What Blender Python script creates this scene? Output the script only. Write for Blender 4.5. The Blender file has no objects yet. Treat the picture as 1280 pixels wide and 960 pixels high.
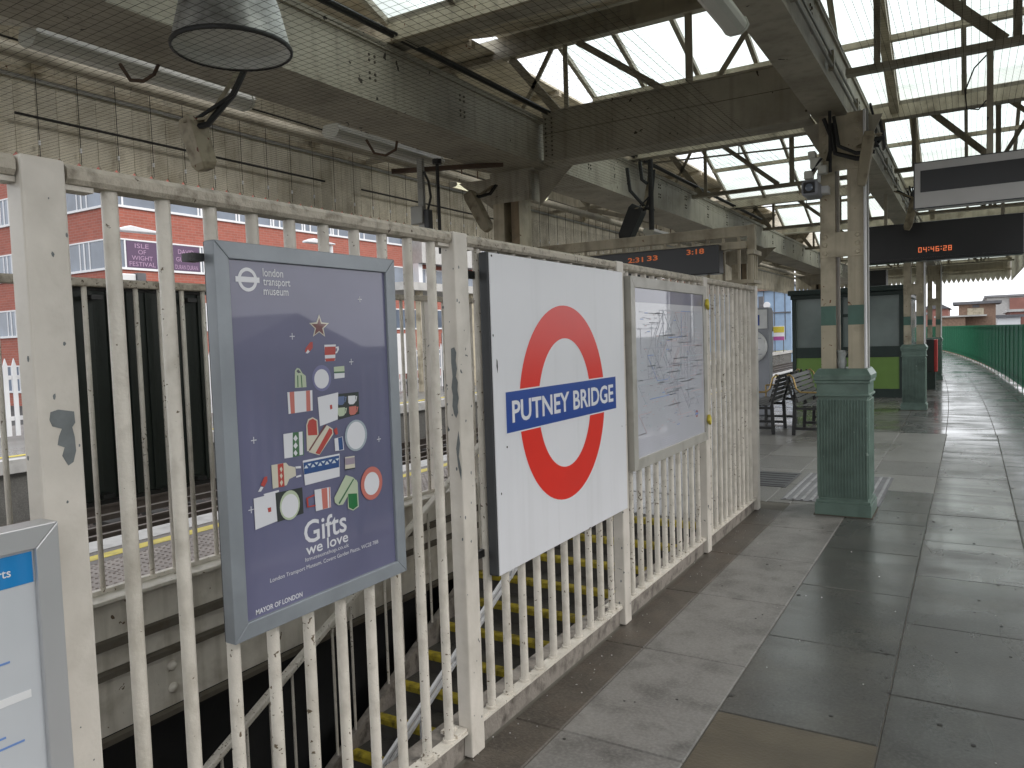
import bpy, bmesh, math, random
from mathutils import Vector, Matrix
random.seed(7)
SC = bpy.context.scene
COL = SC.collection
R = math.radians

# ------------------------------------------------------------------ camera
cam_d = bpy.data.cameras.new('camera'); cam = bpy.data.objects.new('camera', cam_d); COL.objects.link(cam)
SC.camera = cam
yaw, pitch, roll = R(31.078), R(-3.301), R(-1.882)
fw = Vector((-math.sin(yaw)*math.cos(pitch), math.cos(yaw)*math.cos(pitch), math.sin(pitch)))
rt = Vector((math.cos(yaw), math.sin(yaw), 0)); up = rt.cross(fw)
r2 = rt*math.cos(roll) + up*math.sin(roll); u2 = -rt*math.sin(roll) + up*math.cos(roll)
cam.matrix_world = Matrix(((r2.x, u2.x, -fw.x, 0), (r2.y, u2.y, -fw.y, 0), (r2.z, u2.z, -fw.z, 1.6), (0, 0, 0, 1)))
cam_d.sensor_width = 36; cam_d.lens = 953.3/1280*36
cam_d.clip_start = .05; cam_d.clip_end = 3000

# ------------------------------------------------------------------ sky and sun (overcast)
W = bpy.data.worlds.new('World'); SC.world = W; W.use_nodes = True
nt = W.node_tree; nt.nodes.clear()
sky = nt.nodes.new('ShaderNodeTexSky'); sky.sky_type = 'NISHITA'; sky.sun_disc = False
sky.sun_elevation = R(38); sky.sun_rotation = R(75); sky.air_density = 1; sky.dust_density = 4
mixw = nt.nodes.new('ShaderNodeMix'); mixw.data_type = 'RGBA'; mixw.inputs[0].default_value = .86
cl = nt.nodes.new('ShaderNodeTexNoise'); cl.inputs['Scale'].default_value = 2.2; cl.inputs['Detail'].default_value = 6
rmp = nt.nodes.new('ShaderNodeValToRGB')
rmp.color_ramp.elements[0].color = (9.5, 9.8, 10.3, 1); rmp.color_ramp.elements[1].color = (12.5, 12.6, 12.8, 1)
tc = nt.nodes.new('ShaderNodeTexCoord')
bg = nt.nodes.new('ShaderNodeBackground'); bg.inputs[1].default_value = .11
wo = nt.nodes.new('ShaderNodeOutputWorld')
nt.links.new(tc.outputs['Generated'], cl.inputs['Vector']); nt.links.new(cl.outputs['Fac'], rmp.inputs[0])
nt.links.new(sky.outputs[0], mixw.inputs[6]); nt.links.new(rmp.outputs[0], mixw.inputs[7])
nt.links.new(mixw.outputs[2], bg.inputs[0]); nt.links.new(bg.outputs[0], wo.inputs[0])
sd = bpy.data.lights.new('sun', 'SUN'); so = bpy.data.objects.new('sun', sd); COL.objects.link(so)
sd.energy = .9; sd.angle = R(20); sd.color = (1, .98, .95)
el, az = R(38), R(75)
so.rotation_euler = Vector((math.sin(az)*math.cos(el), math.cos(az)*math.cos(el), math.sin(el))).to_track_quat('Z', 'Y').to_euler()
SC.view_settings.view_transform = 'Standard'; SC.view_settings.look = 'None'
SC.view_settings.gamma = 1; SC.view_settings.exposure = .55
SC.cycles.max_bounces = 8; SC.cycles.diffuse_bounces = 5; SC.cycles.transparent_max_bounces = 16
SC.cycles.use_denoising = True
try: SC.cycles.denoiser = 'OPENIMAGEDENOISE'
except Exception: pass

# ------------------------------------------------------------------ materials
MATS = {}
def hx(h):
    h = h.lstrip('#'); o = []
    for i in (0, 2, 4):
        c = int(h[i:i+2], 16)/255; o.append(c/12.92 if c <= .04045 else ((c+.055)/1.055)**2.4)
    return tuple(o)
def mat(name, col, rough=.55, metal=0, var=.12, vs=5, dirt=None, chips=None, streak=None, bump=.15, bs=40,
        rvar=0, rand=0, spec=.5, emit=None, alpha=None, wet=None, coat=0, fine=0, film=False, brick=False):
    """dirt=(colour, amount, scale) soft stains; chips=(colour, threshold, scale) hard-edged flaked paint; streak=(colour, amount) vertical runs"""
    m = bpy.data.materials.new(name); m.use_nodes = True; t = m.node_tree; N = t.nodes; L = t.links
    b = N['Principled BSDF']; MATS[name] = m
    if isinstance(col, str): col = hx(col)
    geo = N.new('ShaderNodeNewGeometry')
    def noise(scale, detail=5, sc3=None, dist=0):
        n = N.new('ShaderNodeTexNoise'); n.inputs['Scale'].default_value = scale; n.inputs['Detail'].default_value = detail
        n.inputs['Distortion'].default_value = dist
        if sc3:
            mp = N.new('ShaderNodeMapping'); mp.inputs['Scale'].default_value = sc3
            L.new(geo.outputs['Position'], mp.inputs[0]); L.new(mp.outputs[0], n.inputs['Vector'])
        else: L.new(geo.outputs['Position'], n.inputs['Vector'])
        return n.outputs['Fac']
    def ramp(src, a, bb, c0=0., c1=1.):
        r = N.new('ShaderNodeMapRange'); r.inputs[1].default_value = a; r.inputs[2].default_value = bb
        r.inputs[3].default_value = c0; r.inputs[4].default_value = c1; L.new(src, r.inputs[0]); return r.outputs[0]
    def mix(fac, A, B, mode='MIX'):
        x = N.new('ShaderNodeMix'); x.data_type = 'RGBA'; x.blend_type = mode
        if isinstance(fac, float): x.inputs[0].default_value = fac
        else: L.new(fac, x.inputs[0])
        for s, v in ((6, A), (7, B)):
            if isinstance(v, tuple): x.inputs[s].default_value = (*v, 1)
            else: L.new(v, x.inputs[s])
        return x.outputs[2]
    c = tuple(col)
    n1 = noise(vs, 6)
    if var: c = mix(ramp(n1, .3, .7), tuple(x*(1-var) for x in col), tuple(min(1, x*(1+var*.6)) for x in col))
    if rand:
        oi = N.new('ShaderNodeObjectInfo'); hv = N.new('ShaderNodeHueSaturation'); L.new(c if not isinstance(c, tuple) else None, hv.inputs['Color'])
        L.new(ramp(oi.outputs['Random'], 0, 1, 1-rand, 1+rand), hv.inputs['Value']); c = hv.outputs[0]
    if dirt:
        d = ramp(noise(dirt[2], 8, None, .15), .48, .72, 0, dirt[1]); c = mix(d, c, hx(dirt[0]) if isinstance(dirt[0], str) else dirt[0])
    if brick:
        sx = N.new('ShaderNodeSeparateXYZ'); L.new(geo.outputs['Position'], sx.inputs[0]); ad = N.new('ShaderNodeMath'); L.new(sx.outputs[0], ad.inputs[0]); L.new(sx.outputs[1], ad.inputs[1])
        cb = N.new('ShaderNodeCombineXYZ'); L.new(ad.outputs[0], cb.inputs[0]); L.new(sx.outputs[2], cb.inputs[1])
        bt = N.new('ShaderNodeTexBrick'); L.new(cb.outputs[0], bt.inputs['Vector']); bt.inputs['Scale'].default_value = 1; bt.inputs['Brick Width'].default_value = .45; bt.inputs['Row Height'].default_value = .15; bt.inputs['Mortar Size'].default_value = .012
        bt.inputs['Color1'].default_value = (*[x*.82 for x in col], 1); bt.inputs['Color2'].default_value = (*[x*1.15 for x in col], 1); bt.inputs['Mortar'].default_value = (.36, .27, .23, 1)
        c = mix(.55, c, bt.outputs['Color'])
    if fine: c = mix(ramp(noise(70, 8), .42, .7, 0, fine), c, tuple(x*1.9+.02 for x in col)); c = mix(ramp(noise(26, 8), .5, .75, 0, fine), c, tuple(x*.45 for x in col))
    if streak:
        d = ramp(noise(1, 5, (14, 14, .8)), .5, .75, 0, streak[1]); c = mix(d, c, hx(streak[0]))
    if chips:
        ma = N.new('ShaderNodeMath'); ma.operation = 'MULTIPLY_ADD'; L.new(noise(2.3, 3), ma.inputs[0]); ma.inputs[1].default_value = .42
        mb_ = N.new('ShaderNodeMath'); mb_.operation = 'SUBTRACT'; L.new(noise(chips[2], 3, None, .4), mb_.inputs[0]); mb_.inputs[1].default_value = .21; L.new(mb_.outputs[0], ma.inputs[2])
        d = ramp(ma.outputs[0], chips[1], chips[1]+.012); c = mix(d, c, hx(chips[0]))
    if isinstance(c, tuple): b.inputs['Base Color'].default_value = (*c, 1)
    else: L.new(c, b.inputs['Base Color'])
    if wet:   # (scale, lo, hi) patches of standing water
        L.new(ramp(noise(wet[0], 3, (1, .5, 1), 0), .3, .7, wet[2], wet[1]), b.inputs['Roughness'])
    elif rvar: L.new(ramp(noise(vs*1.7), .3, .7, rough-rvar, rough+rvar), b.inputs['Roughness'])
    else: b.inputs['Roughness'].default_value = rough
    b.inputs['Metallic'].default_value = metal; b.inputs['Specular IOR Level'].default_value = spec
    b.inputs['Coat Weight'].default_value = coat; b.inputs['Coat Roughness'].default_value = .03
    if film:
        b.inputs['Coat Roughness'].default_value = .11; b.inputs['Coat IOR'].default_value = 1.33
        L.new(ramp(noise(1, 6, (1.1, 3.2, 1), .5), .40, .62, 0, coat), b.inputs['Coat Weight'])
    if bump:
        bp = N.new('ShaderNodeBump'); bp.inputs['Strength'].default_value = bump; bp.inputs['Distance'].default_value = .01
        L.new(noise(bs, 4), bp.inputs['Height']); L.new(bp.outputs[0], b.inputs['Normal'])
    if emit:
        b.inputs['Emission Color'].default_value = (*emit[0], 1); b.inputs['Emission Strength'].default_value = emit[1]
    return m
CREAM = (.60, .57, .49)
mat('rail_paint', (.70, .65, .575), .42, dirt=('#8a8070', .35, 14), chips=('#6a5c4a', .675, 62), streak=('#8a8271', .3), bump=.25, bs=120)
mat('rail_top_paint', (.52, .465, .385), .5, dirt=('#6a5f4e', .75, 26), chips=('#5a4a3c', .68, 60), bump=.4, bs=160)
mat('post_paint', (.68, .63, .565), .4, dirt=('#8a8475', .3, 6), chips=('#4d5254', .735, 24), bump=.12, bs=60)
mat('old_cream', (.50, .44, .325), .55, dirt=('#574c39', .65, 4), streak=('#4c4130', .35), chips=('#6b3d20', .73, 20), bump=.2)
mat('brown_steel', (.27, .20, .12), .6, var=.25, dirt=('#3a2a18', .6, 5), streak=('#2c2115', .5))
mat('steel_paint', (.42, .385, .31), .6, dirt=('#564d3f', .5, 3), streak=('#3c3427', .4), bump=.25, bs=30)
mat('girder_paint', (.42, .385, .305), .6, dirt=('#574e3f', .5, 2.5), streak=('#4a4233', .3), chips=('#32291e', .72, 14), bump=.25, bs=30)
mat('timber_cream', (.62, .575, .46), .65, dirt=('#8a7e62', .5, 4), streak=('#877a5c', .35), rand=.1, bump=.2)
mat('girder_white', (.62, .575, .50), .5, dirt=('#6e6350', .55, 5), streak=('#71664f', .4), chips=('#5d4c38', .72, 15), bump=.2)
mat('grime_shade', (.10, .085, .065), .8, dirt=('#4b3f30', .7, 12))  # dark tone for grime, and for contact shade under the column plinths
mat('dark_void', (.012, .012, .012), .9, var=.3)  # near black base colour stands in for the darkness of the unlit stairwell
mat('kerb_stone', (.27, .24, .21), .7, dirt=('#332c25', .8, 12), bump=.5, bs=60)
mat('slab_dry', (.185, .176, .164), .5, var=.2, vs=3, dirt=('#34312d', .6, 5.5), rand=.07, bump=.12, bs=140, wet=(1.1, .55, .3), fine=.28)
mat('slab_wet', (.068, .066, .061), .25, var=.3, vs=2.5, coat=.3, film=True, dirt=('#5d5a52', .4, 3.1), rand=.10, bump=.10, bs=120, wet=(.8, .38, .10), fine=.28)
mat('gum', (.04, .038, .035), .6, var=.3, vs=30)
mat('slab_shine', (.10, .098, .094), .2, var=.3, vs=2.5, dirt=('#7a766c', .3, 2.2), rand=.12, bump=.05, bs=60, wet=(1.3, .42, .12), fine=.3, coat=.75, film=True)
mat('slab_brown', (.10, .082, .056), .3, var=.2, dirt=('#373228', .5, 3), bump=.2, bs=70, wet=(1.4, .5, .3))
mat('slab_margin', (.075, .063, .051), .4, var=.35, vs=6, dirt=('#5b4f44', .55, 5), rand=.08, bump=.2, bs=110, wet=(1.3, .6, .3), fine=.4)
mat('slab_far', (.165, .16, .148), .4, var=.2, vs=2, dirt=('#403d38', .5, 2), rand=.22, bump=.1, bs=120, wet=(.8, .5, .2), fine=.4)
mat('mortar', (.13, .12, .10), .85)
mat('concrete', (.20, .195, .18), .7, dirt=('#3a362f', .5, 3))
mat('tread', (.075, .07, .062), .7, var=.3, dirt=('#4c463b', .5, 14), bump=.5, bs=60)
mat('yellow_nosing', (.42, .33, .028), .6, var=.3, vs=14, dirt=('#2a2410', .75, 18), bump=.3, bs=90)
mat('frame_grey', (.30, .325, .355), .38, metal=.25, var=.06, dirt=('#5c6064', .3, 6), bump=.05)
mat('frame_silver', (.55, .55, .56), .33, metal=.45, var=.05, bump=.03)
mat('frame_warm', (.46, .44, .40), .4, metal=.2, var=.08, dirt=('#6b6458', .4, 7), bump=.05)
mat('board_edge', (.07, .073, .078), .5, metal=.3)
mat('enamel_white', (.73, .73, .76), .33, var=.04, vs=2, streak=('#9b9b97', .12), bump=0, coat=.0)
mat('enamel_red', (.72, .030, .018), .32, var=.05, vs=3, bump=0)
mat('enamel_blue', (.018, .062, .30), .35, var=.05, bump=0)
mat('chip_black', (.03, .03, .03), .6)
mat('poster_blue', (.14, .14, .235), .35, var=.14, vs=2.5, bump=0, coat=1.0)
mat('map_paper', (.56, .56, .62), .35, var=.05, vs=3, bump=0, coat=1.0)
mat('map_head', (.15, .15, .24), .35, bump=0, coat=1.0)
for n_, c_ in dict(w=(.72,.72,.76), r=(.45,.06,.05), G2=(.06,.16,.07), c=(.62,.58,.48), k=(.03,.035,.035), b=(.03,.08,.24), b2=(.12,.16,.30),
                   p=(.55,.17,.14), l=(.48,.55,.40), d=(.17,.06,.06), g=(.02,.16,.05), v=(.19,.19,.34), v2=(.36,.42,.47), v3=(.34,.28,.34),
                   k2=(.10,.10,.13), w2=(.60,.66,.72)).items(): mat('print_'+n_, c_, .4, var=.03, bump=0, coat=1.0)
mat('print_cyan', (.01, .22, .55), .4, var=.03, bump=0, coat=.8)
mat('info_paper', (.55, .57, .60), .35, var=.03, bump=0, coat=1.0)
mat('line_grey', (.47, .47, .53), .5, bump=0); mat('line_red', (.56, .42, .44), .5, bump=0); mat('line_teal', (.44, .51, .56), .5, bump=0); mat('line_dark', (.36, .36, .43), .5, bump=0)
mat('line_blue', (.16, .28, .6), .5, bump=0)
mat('green_paint', (.14, .205, .172), .38, var=.15, dirt=('#3a4b42', .5, 6), chips=('#93a39a', .745, 22), bump=.15)
mat('green_band', (.075, .16, .125), .4, var=.1, dirt=('#243029', .4, 6))
mat('green_fence', (.028, .17, .09), .4, var=.15, rand=.1)
mat('dark_green', (.012, .026, .022), .35, var=.15)
mat('panel_green_black', (.022, .030, .025), .45, var=.15, streak=('#2d332e', .3))
mat('lime_panel', (.15, .26, .055), .35, var=.06)
mat('black_steel', (.018, .018, .018), .4, var=.2)
mat('cable_black', (.015, .015, .015), .5)
mat('slat_black', (.04, .038, .036), .35, var=.2)
mat('brass_arm', (.40, .28, .12), .35, metal=.8)
mat('lamp_metal', (.40, .40, .385), .45, metal=.35, var=.4, vs=7, streak=('#2a2825', .6), dirt=('#3a3833', .6, 6), bump=.1)
mat('lamp_inner', (.86, .86, .82), .5, var=.15)
mat('tube_plastic', (.60, .60, .54), .35, var=.05)
mat('speaker_cream', (.30, .26, .18), .6, var=.1, dirt=('#4a3a24', .7, 14), chips=('#5f2c14', .70, 22))
mat('conduit_grey', (.36, .36, .34), .45, metal=.3)
mat('rust', (.10, .06, .038), .8, var=.3)
mat('display_black', (.012, .012, .013), .3, var=.05, bump=0)
mat('display_grey', (.50, .49, .475), .45, var=.04, bump=.02)
mat('led_orange', (.4, .12, .05), .5, emit=((1, .24, .09), .42), bump=0); mat('led_dim', (.3, .09, .03), .5, emit=((1, .22, .06), .2), bump=0)
mat('tube_lit', (.8, .8, .7), .5, emit=((1, .97, .68), .55), bump=0)
mat('brick_red', (.36, .105, .072), .8, brick=True, var=.18, vs=3, dirt=('#6a2f26', .3, 1.5), bump=.2)
mat('brick_hazed', (.33, .15, .12), .8, var=.2, vs=.6)  # distance haze put into the colour: red toned down on the far buildings
mat('brick_brown', (.27, .175, .125), .8, var=.25, vs=8)
mat('white_trim', (.75, .75, .76), .5, var=.04)
mat('window_glass', (.16, .19, .24), .08, var=.45, vs=.4, bump=0, spec=.8)
mat('purple_sign', (.10, .055, .11), .5, var=.05); mat('pink_letters', (.42, .27, .40), .5, bump=0)
mat('pale_concrete', (.48, .47, .45), .7, dirt=('#6c6a64', .4, .5))
mat('asphalt', (.05, .05, .05), .8, var=.2, vs=1)
mat('ballast', (.05, .042, .036), .9, var=.4, vs=12, bump=1, bs=14)
mat('ballast_stone', (.10, .08, .072), .85, var=.45, vs=30, rand=0)
mat('rail_steel', (.13, .11, .095), .35, metal=.7, var=.2)
mat('sleeper', (.03, .027, .024), .85, var=.3)
mat('paver_pink', (.30, .26, .235), .65, var=.14, vs=9, dirt=('#5c544d', .5, 3))
mat('yellow_line', (.62, .50, .05), .55, var=.12, vs=12, dirt=('#6f6440', .4, 9))
mat('white_edge', (.48, .47, .45), .55, var=.1, vs=8, dirt=('#6f6c66', .4, 6))
mat('wet_grey', (.25, .25, .26), .3)
mat('tactile_rib', (.30, .30, .31), .5, dirt=('#55524d', .5, 8)); mat('tactile', (.17, .17, .18), .5, dirt=('#4a4845', .4, 8)); mat('iron_plate', (.085, .085, .09), .45, metal=.3)
mat('body_grey', (.27, .28, .31), .4, var=.05); mat('disc_white', (.72, .72, .72), .35)
mat('red_paint', (.42, .03, .03), .4); mat('light_blue', (.30, .42, .58), .5, var=.15, vs=1.5); mat('magenta', (.4, .08, .28), .5); mat('bag', (.42, .44, .43), .6)
mat('net_thread', (.035, .035, .03), .8, var=0, bump=0)
mat('kiosk_glass', (.16, .195, .185), .18, var=.25, vs=1.2, bump=0)
mat('slate', (.13, .13, .14), .7, var=.2); mat('tree_leaf', (.06, .075, .035), .8, var=.4, vs=3); mat('bark', (.08, .065, .05), .9, var=.3)
# wired roof glass: part clear, part milky
g = bpy.data.materials.new('roof_glass'); g.use_nodes = True; t = g.node_tree; t.nodes.clear(); MATS['roof_glass'] = g
o_ = t.nodes.new('ShaderNodeOutputMaterial'); mx = t.nodes.new('ShaderNodeMixShader'); tr = t.nodes.new('ShaderNodeBsdfTransparent'); tl = t.nodes.new('ShaderNodeBsdfTranslucent')
ge = t.nodes.new('ShaderNodeNewGeometry'); ns = t.nodes.new('ShaderNodeTexNoise'); ns.inputs['Scale'].default_value = 1.3; mr = t.nodes.new('ShaderNodeMapRange')
mr.inputs[1].default_value = .3; mr.inputs[2].default_value = .7; mr.inputs[3].default_value = .35; mr.inputs[4].default_value = .72
t.links.new(ge.outputs['Position'], ns.inputs['Vector']); t.links.new(ns.outputs['Fac'], mr.inputs[0]); t.links.new(mr.outputs[0], mx.inputs[0])
tr.inputs[0].default_value = (.88, .92, .91, 1); tl.inputs[0].default_value = (.80, .84, .82, 1)
ns2 = t.nodes.new('ShaderNodeTexNoise'); ns2.inputs['Scale'].default_value = 4; ns2.inputs['Detail'].default_value = 8; mp2 = t.nodes.new('ShaderNodeMapping'); mp2.inputs['Scale'].default_value = (1.2, .5, .5)
t.links.new(ge.outputs['Position'], mp2.inputs[0]); t.links.new(mp2.outputs[0], ns2.inputs['Vector'])
mg = t.nodes.new('ShaderNodeMix'); mg.data_type = 'RGBA'; mg.inputs[6].default_value = (.90, .94, .92, 1); mg.inputs[7].default_value = (.66, .71, .63, 1)
mr2 = t.nodes.new('ShaderNodeMapRange'); mr2.inputs[1].default_value = .5; mr2.inputs[2].default_value = .95; t.links.new(ns2.outputs['Fac'], mr2.inputs[0]); t.links.new(mr2.outputs[0], mg.inputs[0]); t.links.new(mg.outputs[2], tr.inputs[0])
t.links.new(tr.outputs[0], mx.inputs[1]); t.links.new(tl.outputs[0], mx.inputs[2]); t.links.new(mx.outputs[0], o_.inputs[0])

# ------------------------------------------------------------------ helpers
class MB:
    def __init__(s): s.v = []; s.f = []
    def add(s, vs, fs):
        b = len(s.v); s.v += [tuple(v) for v in vs]; s.f += [tuple(b+i for i in f) for f in fs]; return s
    def box(s, x0, x1, y0, y1, z0, z1):
        return s.add([(x0,y0,z0),(x1,y0,z0),(x1,y1,z0),(x0,y1,z0),(x0,y0,z1),(x1,y0,z1),(x1,y1,z1),(x0,y1,z1)],
                     [(3,2,1,0),(4,5,6,7),(0,1,5,4),(1,2,6,5),(2,3,7,6),(3,0,4,7)])
    def bar(s, a, b, w, h, ref=(0, 0, 1)):
        a, b = Vector(a), Vector(b); d = (b-a).normalized(); r = Vector(ref)
        if abs(d.dot(r)) > .98: r = Vector((0, 1, 0))
        x = d.cross(r).normalized(); y = x.cross(d).normalized(); vs = []
        for p in (a, b):
            for i, j in ((-1,-1),(1,-1),(1,1),(-1,1)): vs.append(p + x*i*w/2 + y*j*h/2)
        return s.add(vs, [(0,1,2,3),(7,6,5,4),(0,4,5,1),(1,5,6,2),(2,6,7,3),(3,7,4,0)])
    def tube(s, pts, r, n=8, cap=True, r1=None):
        pts = [Vector(p) for p in pts]; base = len(s.v); m = len(pts); prev = None
        for k, p in enumerate(pts):
            d = (pts[min(k+1, m-1)]-pts[max(k-1, 0)]).normalized()
            if prev is None: x = d.cross(Vector((0,0,1)) if abs(d.z) < .9 else Vector((1,0,0))).normalized()
            else: x = (prev - d*prev.dot(d)).normalized()
            prev = x; y = d.cross(x); rr = r if r1 is None else r+(r1-r)*k/(m-1)
            for i in range(n):
                a = 2*math.pi*i/n; s.v.append(tuple(p + x*rr*math.cos(a) + y*rr*math.sin(a)))
        for k in range(m-1):
            for i in range(n):
                j = (i+1) % n; s.f.append((base+k*n+i, base+k*n+j, base+(k+1)*n+j, base+(k+1)*n+i))
        if cap:
            s.f.append(tuple(base+i for i in reversed(range(n)))); s.f.append(tuple(base+(m-1)*n+i for i in range(n)))
        return s
    def lathe(s, c, prof, n=24, axis='z'):
        base = len(s.v); m = len(prof)
        for r, z in prof:
            for i in range(n):
                a = 2*math.pi*i/n; p = (r*math.cos(a), r*math.sin(a), z)
                if axis == 'x': p = (p[2], p[0], p[1])
                if axis == 'y': p = (p[0], p[2], p[1])
                s.v.append((c[0]+p[0], c[1]+p[1], c[2]+p[2]))
        for k in range(m-1):
            for i in range(n):
                j = (i+1) % n; s.f.append((base+k*n+i, base+k*n+j, base+(k+1)*n+j, base+(k+1)*n+i))
        return s
    def prism(s, pts, d):
        pts = [Vector(p) for p in pts]; d = Vector(d); n = len(pts)
        return s.add(pts + [p+d for p in pts], [tuple(reversed(range(n))), tuple(range(n, 2*n))] + [(i, (i+1) % n, n+(i+1) % n, n+i) for i in range(n)])
    def rivet(s, c, nrm, r=.012):
        c = Vector(c); nn = Vector(nrm).normalized(); x = nn.orthogonal().normalized(); y = nn.cross(x); b = len(s.v); k = 6
        for q, h in ((1, 0), (.75, .6)):
            for i in range(k): a = 2*math.pi*i/k; s.v.append(tuple(c + (x*math.cos(a)+y*math.sin(a))*r*q + nn*r*h))
        for i in range(k): s.f.append((b+i, b+(i+1) % k, b+k+(i+1) % k, b+k+i))
        s.f.append(tuple(b+k+i for i in range(k))); return s
def wl(o):
    v = Vector((0, 0, 0))
    while o: v += o.location; o = o.parent
    return v
def link(name, me, parent=None, loc=(0, 0, 0)):
    o = bpy.data.objects.new(name, me); COL.objects.link(o); o.location = loc
    if parent: o.parent = parent
    return o
def islands(mb):
    par = list(range(len(mb.v)))
    def find(a):
        while par[a] != a: par[a] = par[par[a]]; a = par[a]
        return a
    for f in mb.f:
        r0 = find(f[0])
        for i in f[1:]: par[find(i)] = r0
    g = {}
    for f in mb.f: g.setdefault(find(f[0]), []).append(f)
    out = []
    for fs in g.values():
        ids = sorted({i for f in fs for i in f}); mp = {a: k for k, a in enumerate(ids)}; n = MB(); n.v = [mb.v[i] for i in ids]; n.f = [tuple(mp[i] for i in f) for f in fs]; out.append(n)
    return out
SPLIT = {'under_rail','rail','ledge','return_beam','hanger','panel_joint','leg','fence_rail','clamp','printed_shape','wall_strip','strut','rib','map_print'}
STUFF = {'rivets','map_lines','notice_text','print'}
def part(name, mb, m, parent=None, bevel=0, smooth=False, seg=2, fix=False):
    if name in SPLIT:
        isl = islands(mb)
        if len(isl) > 1:
            for q in isl[1:]: part_(name, q, m, parent, bevel, smooth, seg)
            return part_(name, isl[0], m, parent, bevel, smooth, seg)
    o = part_(name, mb, m, parent, bevel, smooth, seg)
    if name in STUFF: o['kind'] = 'stuff'
    return o
def part_(name, mb, m, parent=None, bevel=0, smooth=False, seg=2, fix=False):
    """one mesh object; vertices are given in world metres and stored relative to the parent"""
    me = bpy.data.meshes.new(name); off = wl(parent) if parent else Vector((0, 0, 0))
    me.from_pydata([tuple(Vector(v)-off) for v in mb.v], [], mb.f); me.materials.append(MATS[m]); me.update()
    if fix or True:
        b = bmesh.new(); b.from_mesh(me); bmesh.ops.recalc_face_normals(b, faces=b.faces); b.to_mesh(me); b.free()
    if smooth:
        for p in me.polygons: p.use_smooth = True
    o = link(name, me, parent)
    if bevel:
        bv = o.modifiers.new('bevel', 'BEVEL'); bv.width = bevel; bv.segments = seg; bv.limit_method = 'ANGLE'; bv.angle_limit = R(40)
    if smooth: 
        es = o.modifiers.new('edge', 'EDGE_SPLIT'); es.split_angle = R(50)
    return o
def tag(o, label=None, cat=None, group=None, kind=None):
    if label: o['label'] = label
    if cat: o['category'] = cat
    if group: o['group'] = group
    if kind: o['kind'] = kind
    return o
def thing(name, label, cat, loc, group=None):
    o = bpy.data.objects.new(name, None); COL.objects.link(o); o.location = loc; o.empty_display_size = .1
    return tag(o, label, cat, group)
def struct(name, mb, m, **k): return tag(part(name, mb, m, **k), kind='structure')
def inst(name, src, parent, loc): return link(name, src.data, parent, loc)
def copy_tree(o, dx=(0, 0, 0), parent=None):
    c = o.copy(); COL.objects.link(c)
    if parent: c.parent = parent
    else: c.location = Vector(o.location)+Vector(dx)
    for ch in list(o.children): copy_tree(ch, parent=c)
    return c
_tc = {}
def text_mesh(body, bold=0):
    k = (body, bold)
    if k not in _tc:
        cu = bpy.data.curves.new('t', 'FONT'); cu.body = body; cu.size = 1; cu.offset = bold; cu.resolution_u = 3
        ob = bpy.data.objects.new('t', cu); COL.objects.link(ob); dg = bpy.context.evaluated_depsgraph_get(); dg.update()
        me = bpy.data.meshes.new_from_object(ob.evaluated_get(dg)); bpy.data.objects.remove(ob)
        vs = [tuple(v.co) for v in me.vertices]; fs = [tuple(p.vertices) for p in me.polygons]
        _tc[k] = (vs, fs)
    return _tc[k]
def lettering(mb, body, org, ux, uz, w, h, bold=0):
    """letters fitted to a box w by h whose lower left corner is org, running along ux, upright along uz"""
    vs, fs = text_mesh(body, bold); x0 = min(v[0] for v in vs); x1 = max(v[0] for v in vs); y0 = min(v[1] for v in vs); y1 = max(v[1] for v in vs)
    o, ux, uz = Vector(org), Vector(ux), Vector(uz)
    if h is None: h = w*(y1-y0)/(x1-x0)
    mb.add([o + ux*((v[0]-x0)/(x1-x0)*w) + uz*((v[1]-y0)/(y1-y0)*h) for v in vs], fs); return mb
ORD = ['nearest', 'second nearest', 'third nearest', 'fourth nearest', 'fifth nearest', 'sixth nearest', 'seventh nearest', 'eighth nearest', 'ninth nearest']

# ================================================================== THE SETTING
def bend(y): return -.00135*(y-10)**2 if y > 10 else 0.
m = MB(); Zg = -1.35
m.add([(-900,-400,Zg),(-4.1,-400,Zg),(-4.1,1500,Zg),(-900,1500,Zg),(-1.8,-400,Zg),(900,-400,Zg),(900,1500,Zg),(-1.8,1500,Zg),(-4.1,8,Zg),(-1.8,8,Zg)],
      [(0,1,2,3),(4,5,6,7),(8,9,7,2)])
struct('ground', m, 'asphalt')
m = MB(); m.box(-12.6,-6.32,-30,160,-1.3,-1.02); struct('track_bed', m, 'ballast')
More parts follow.
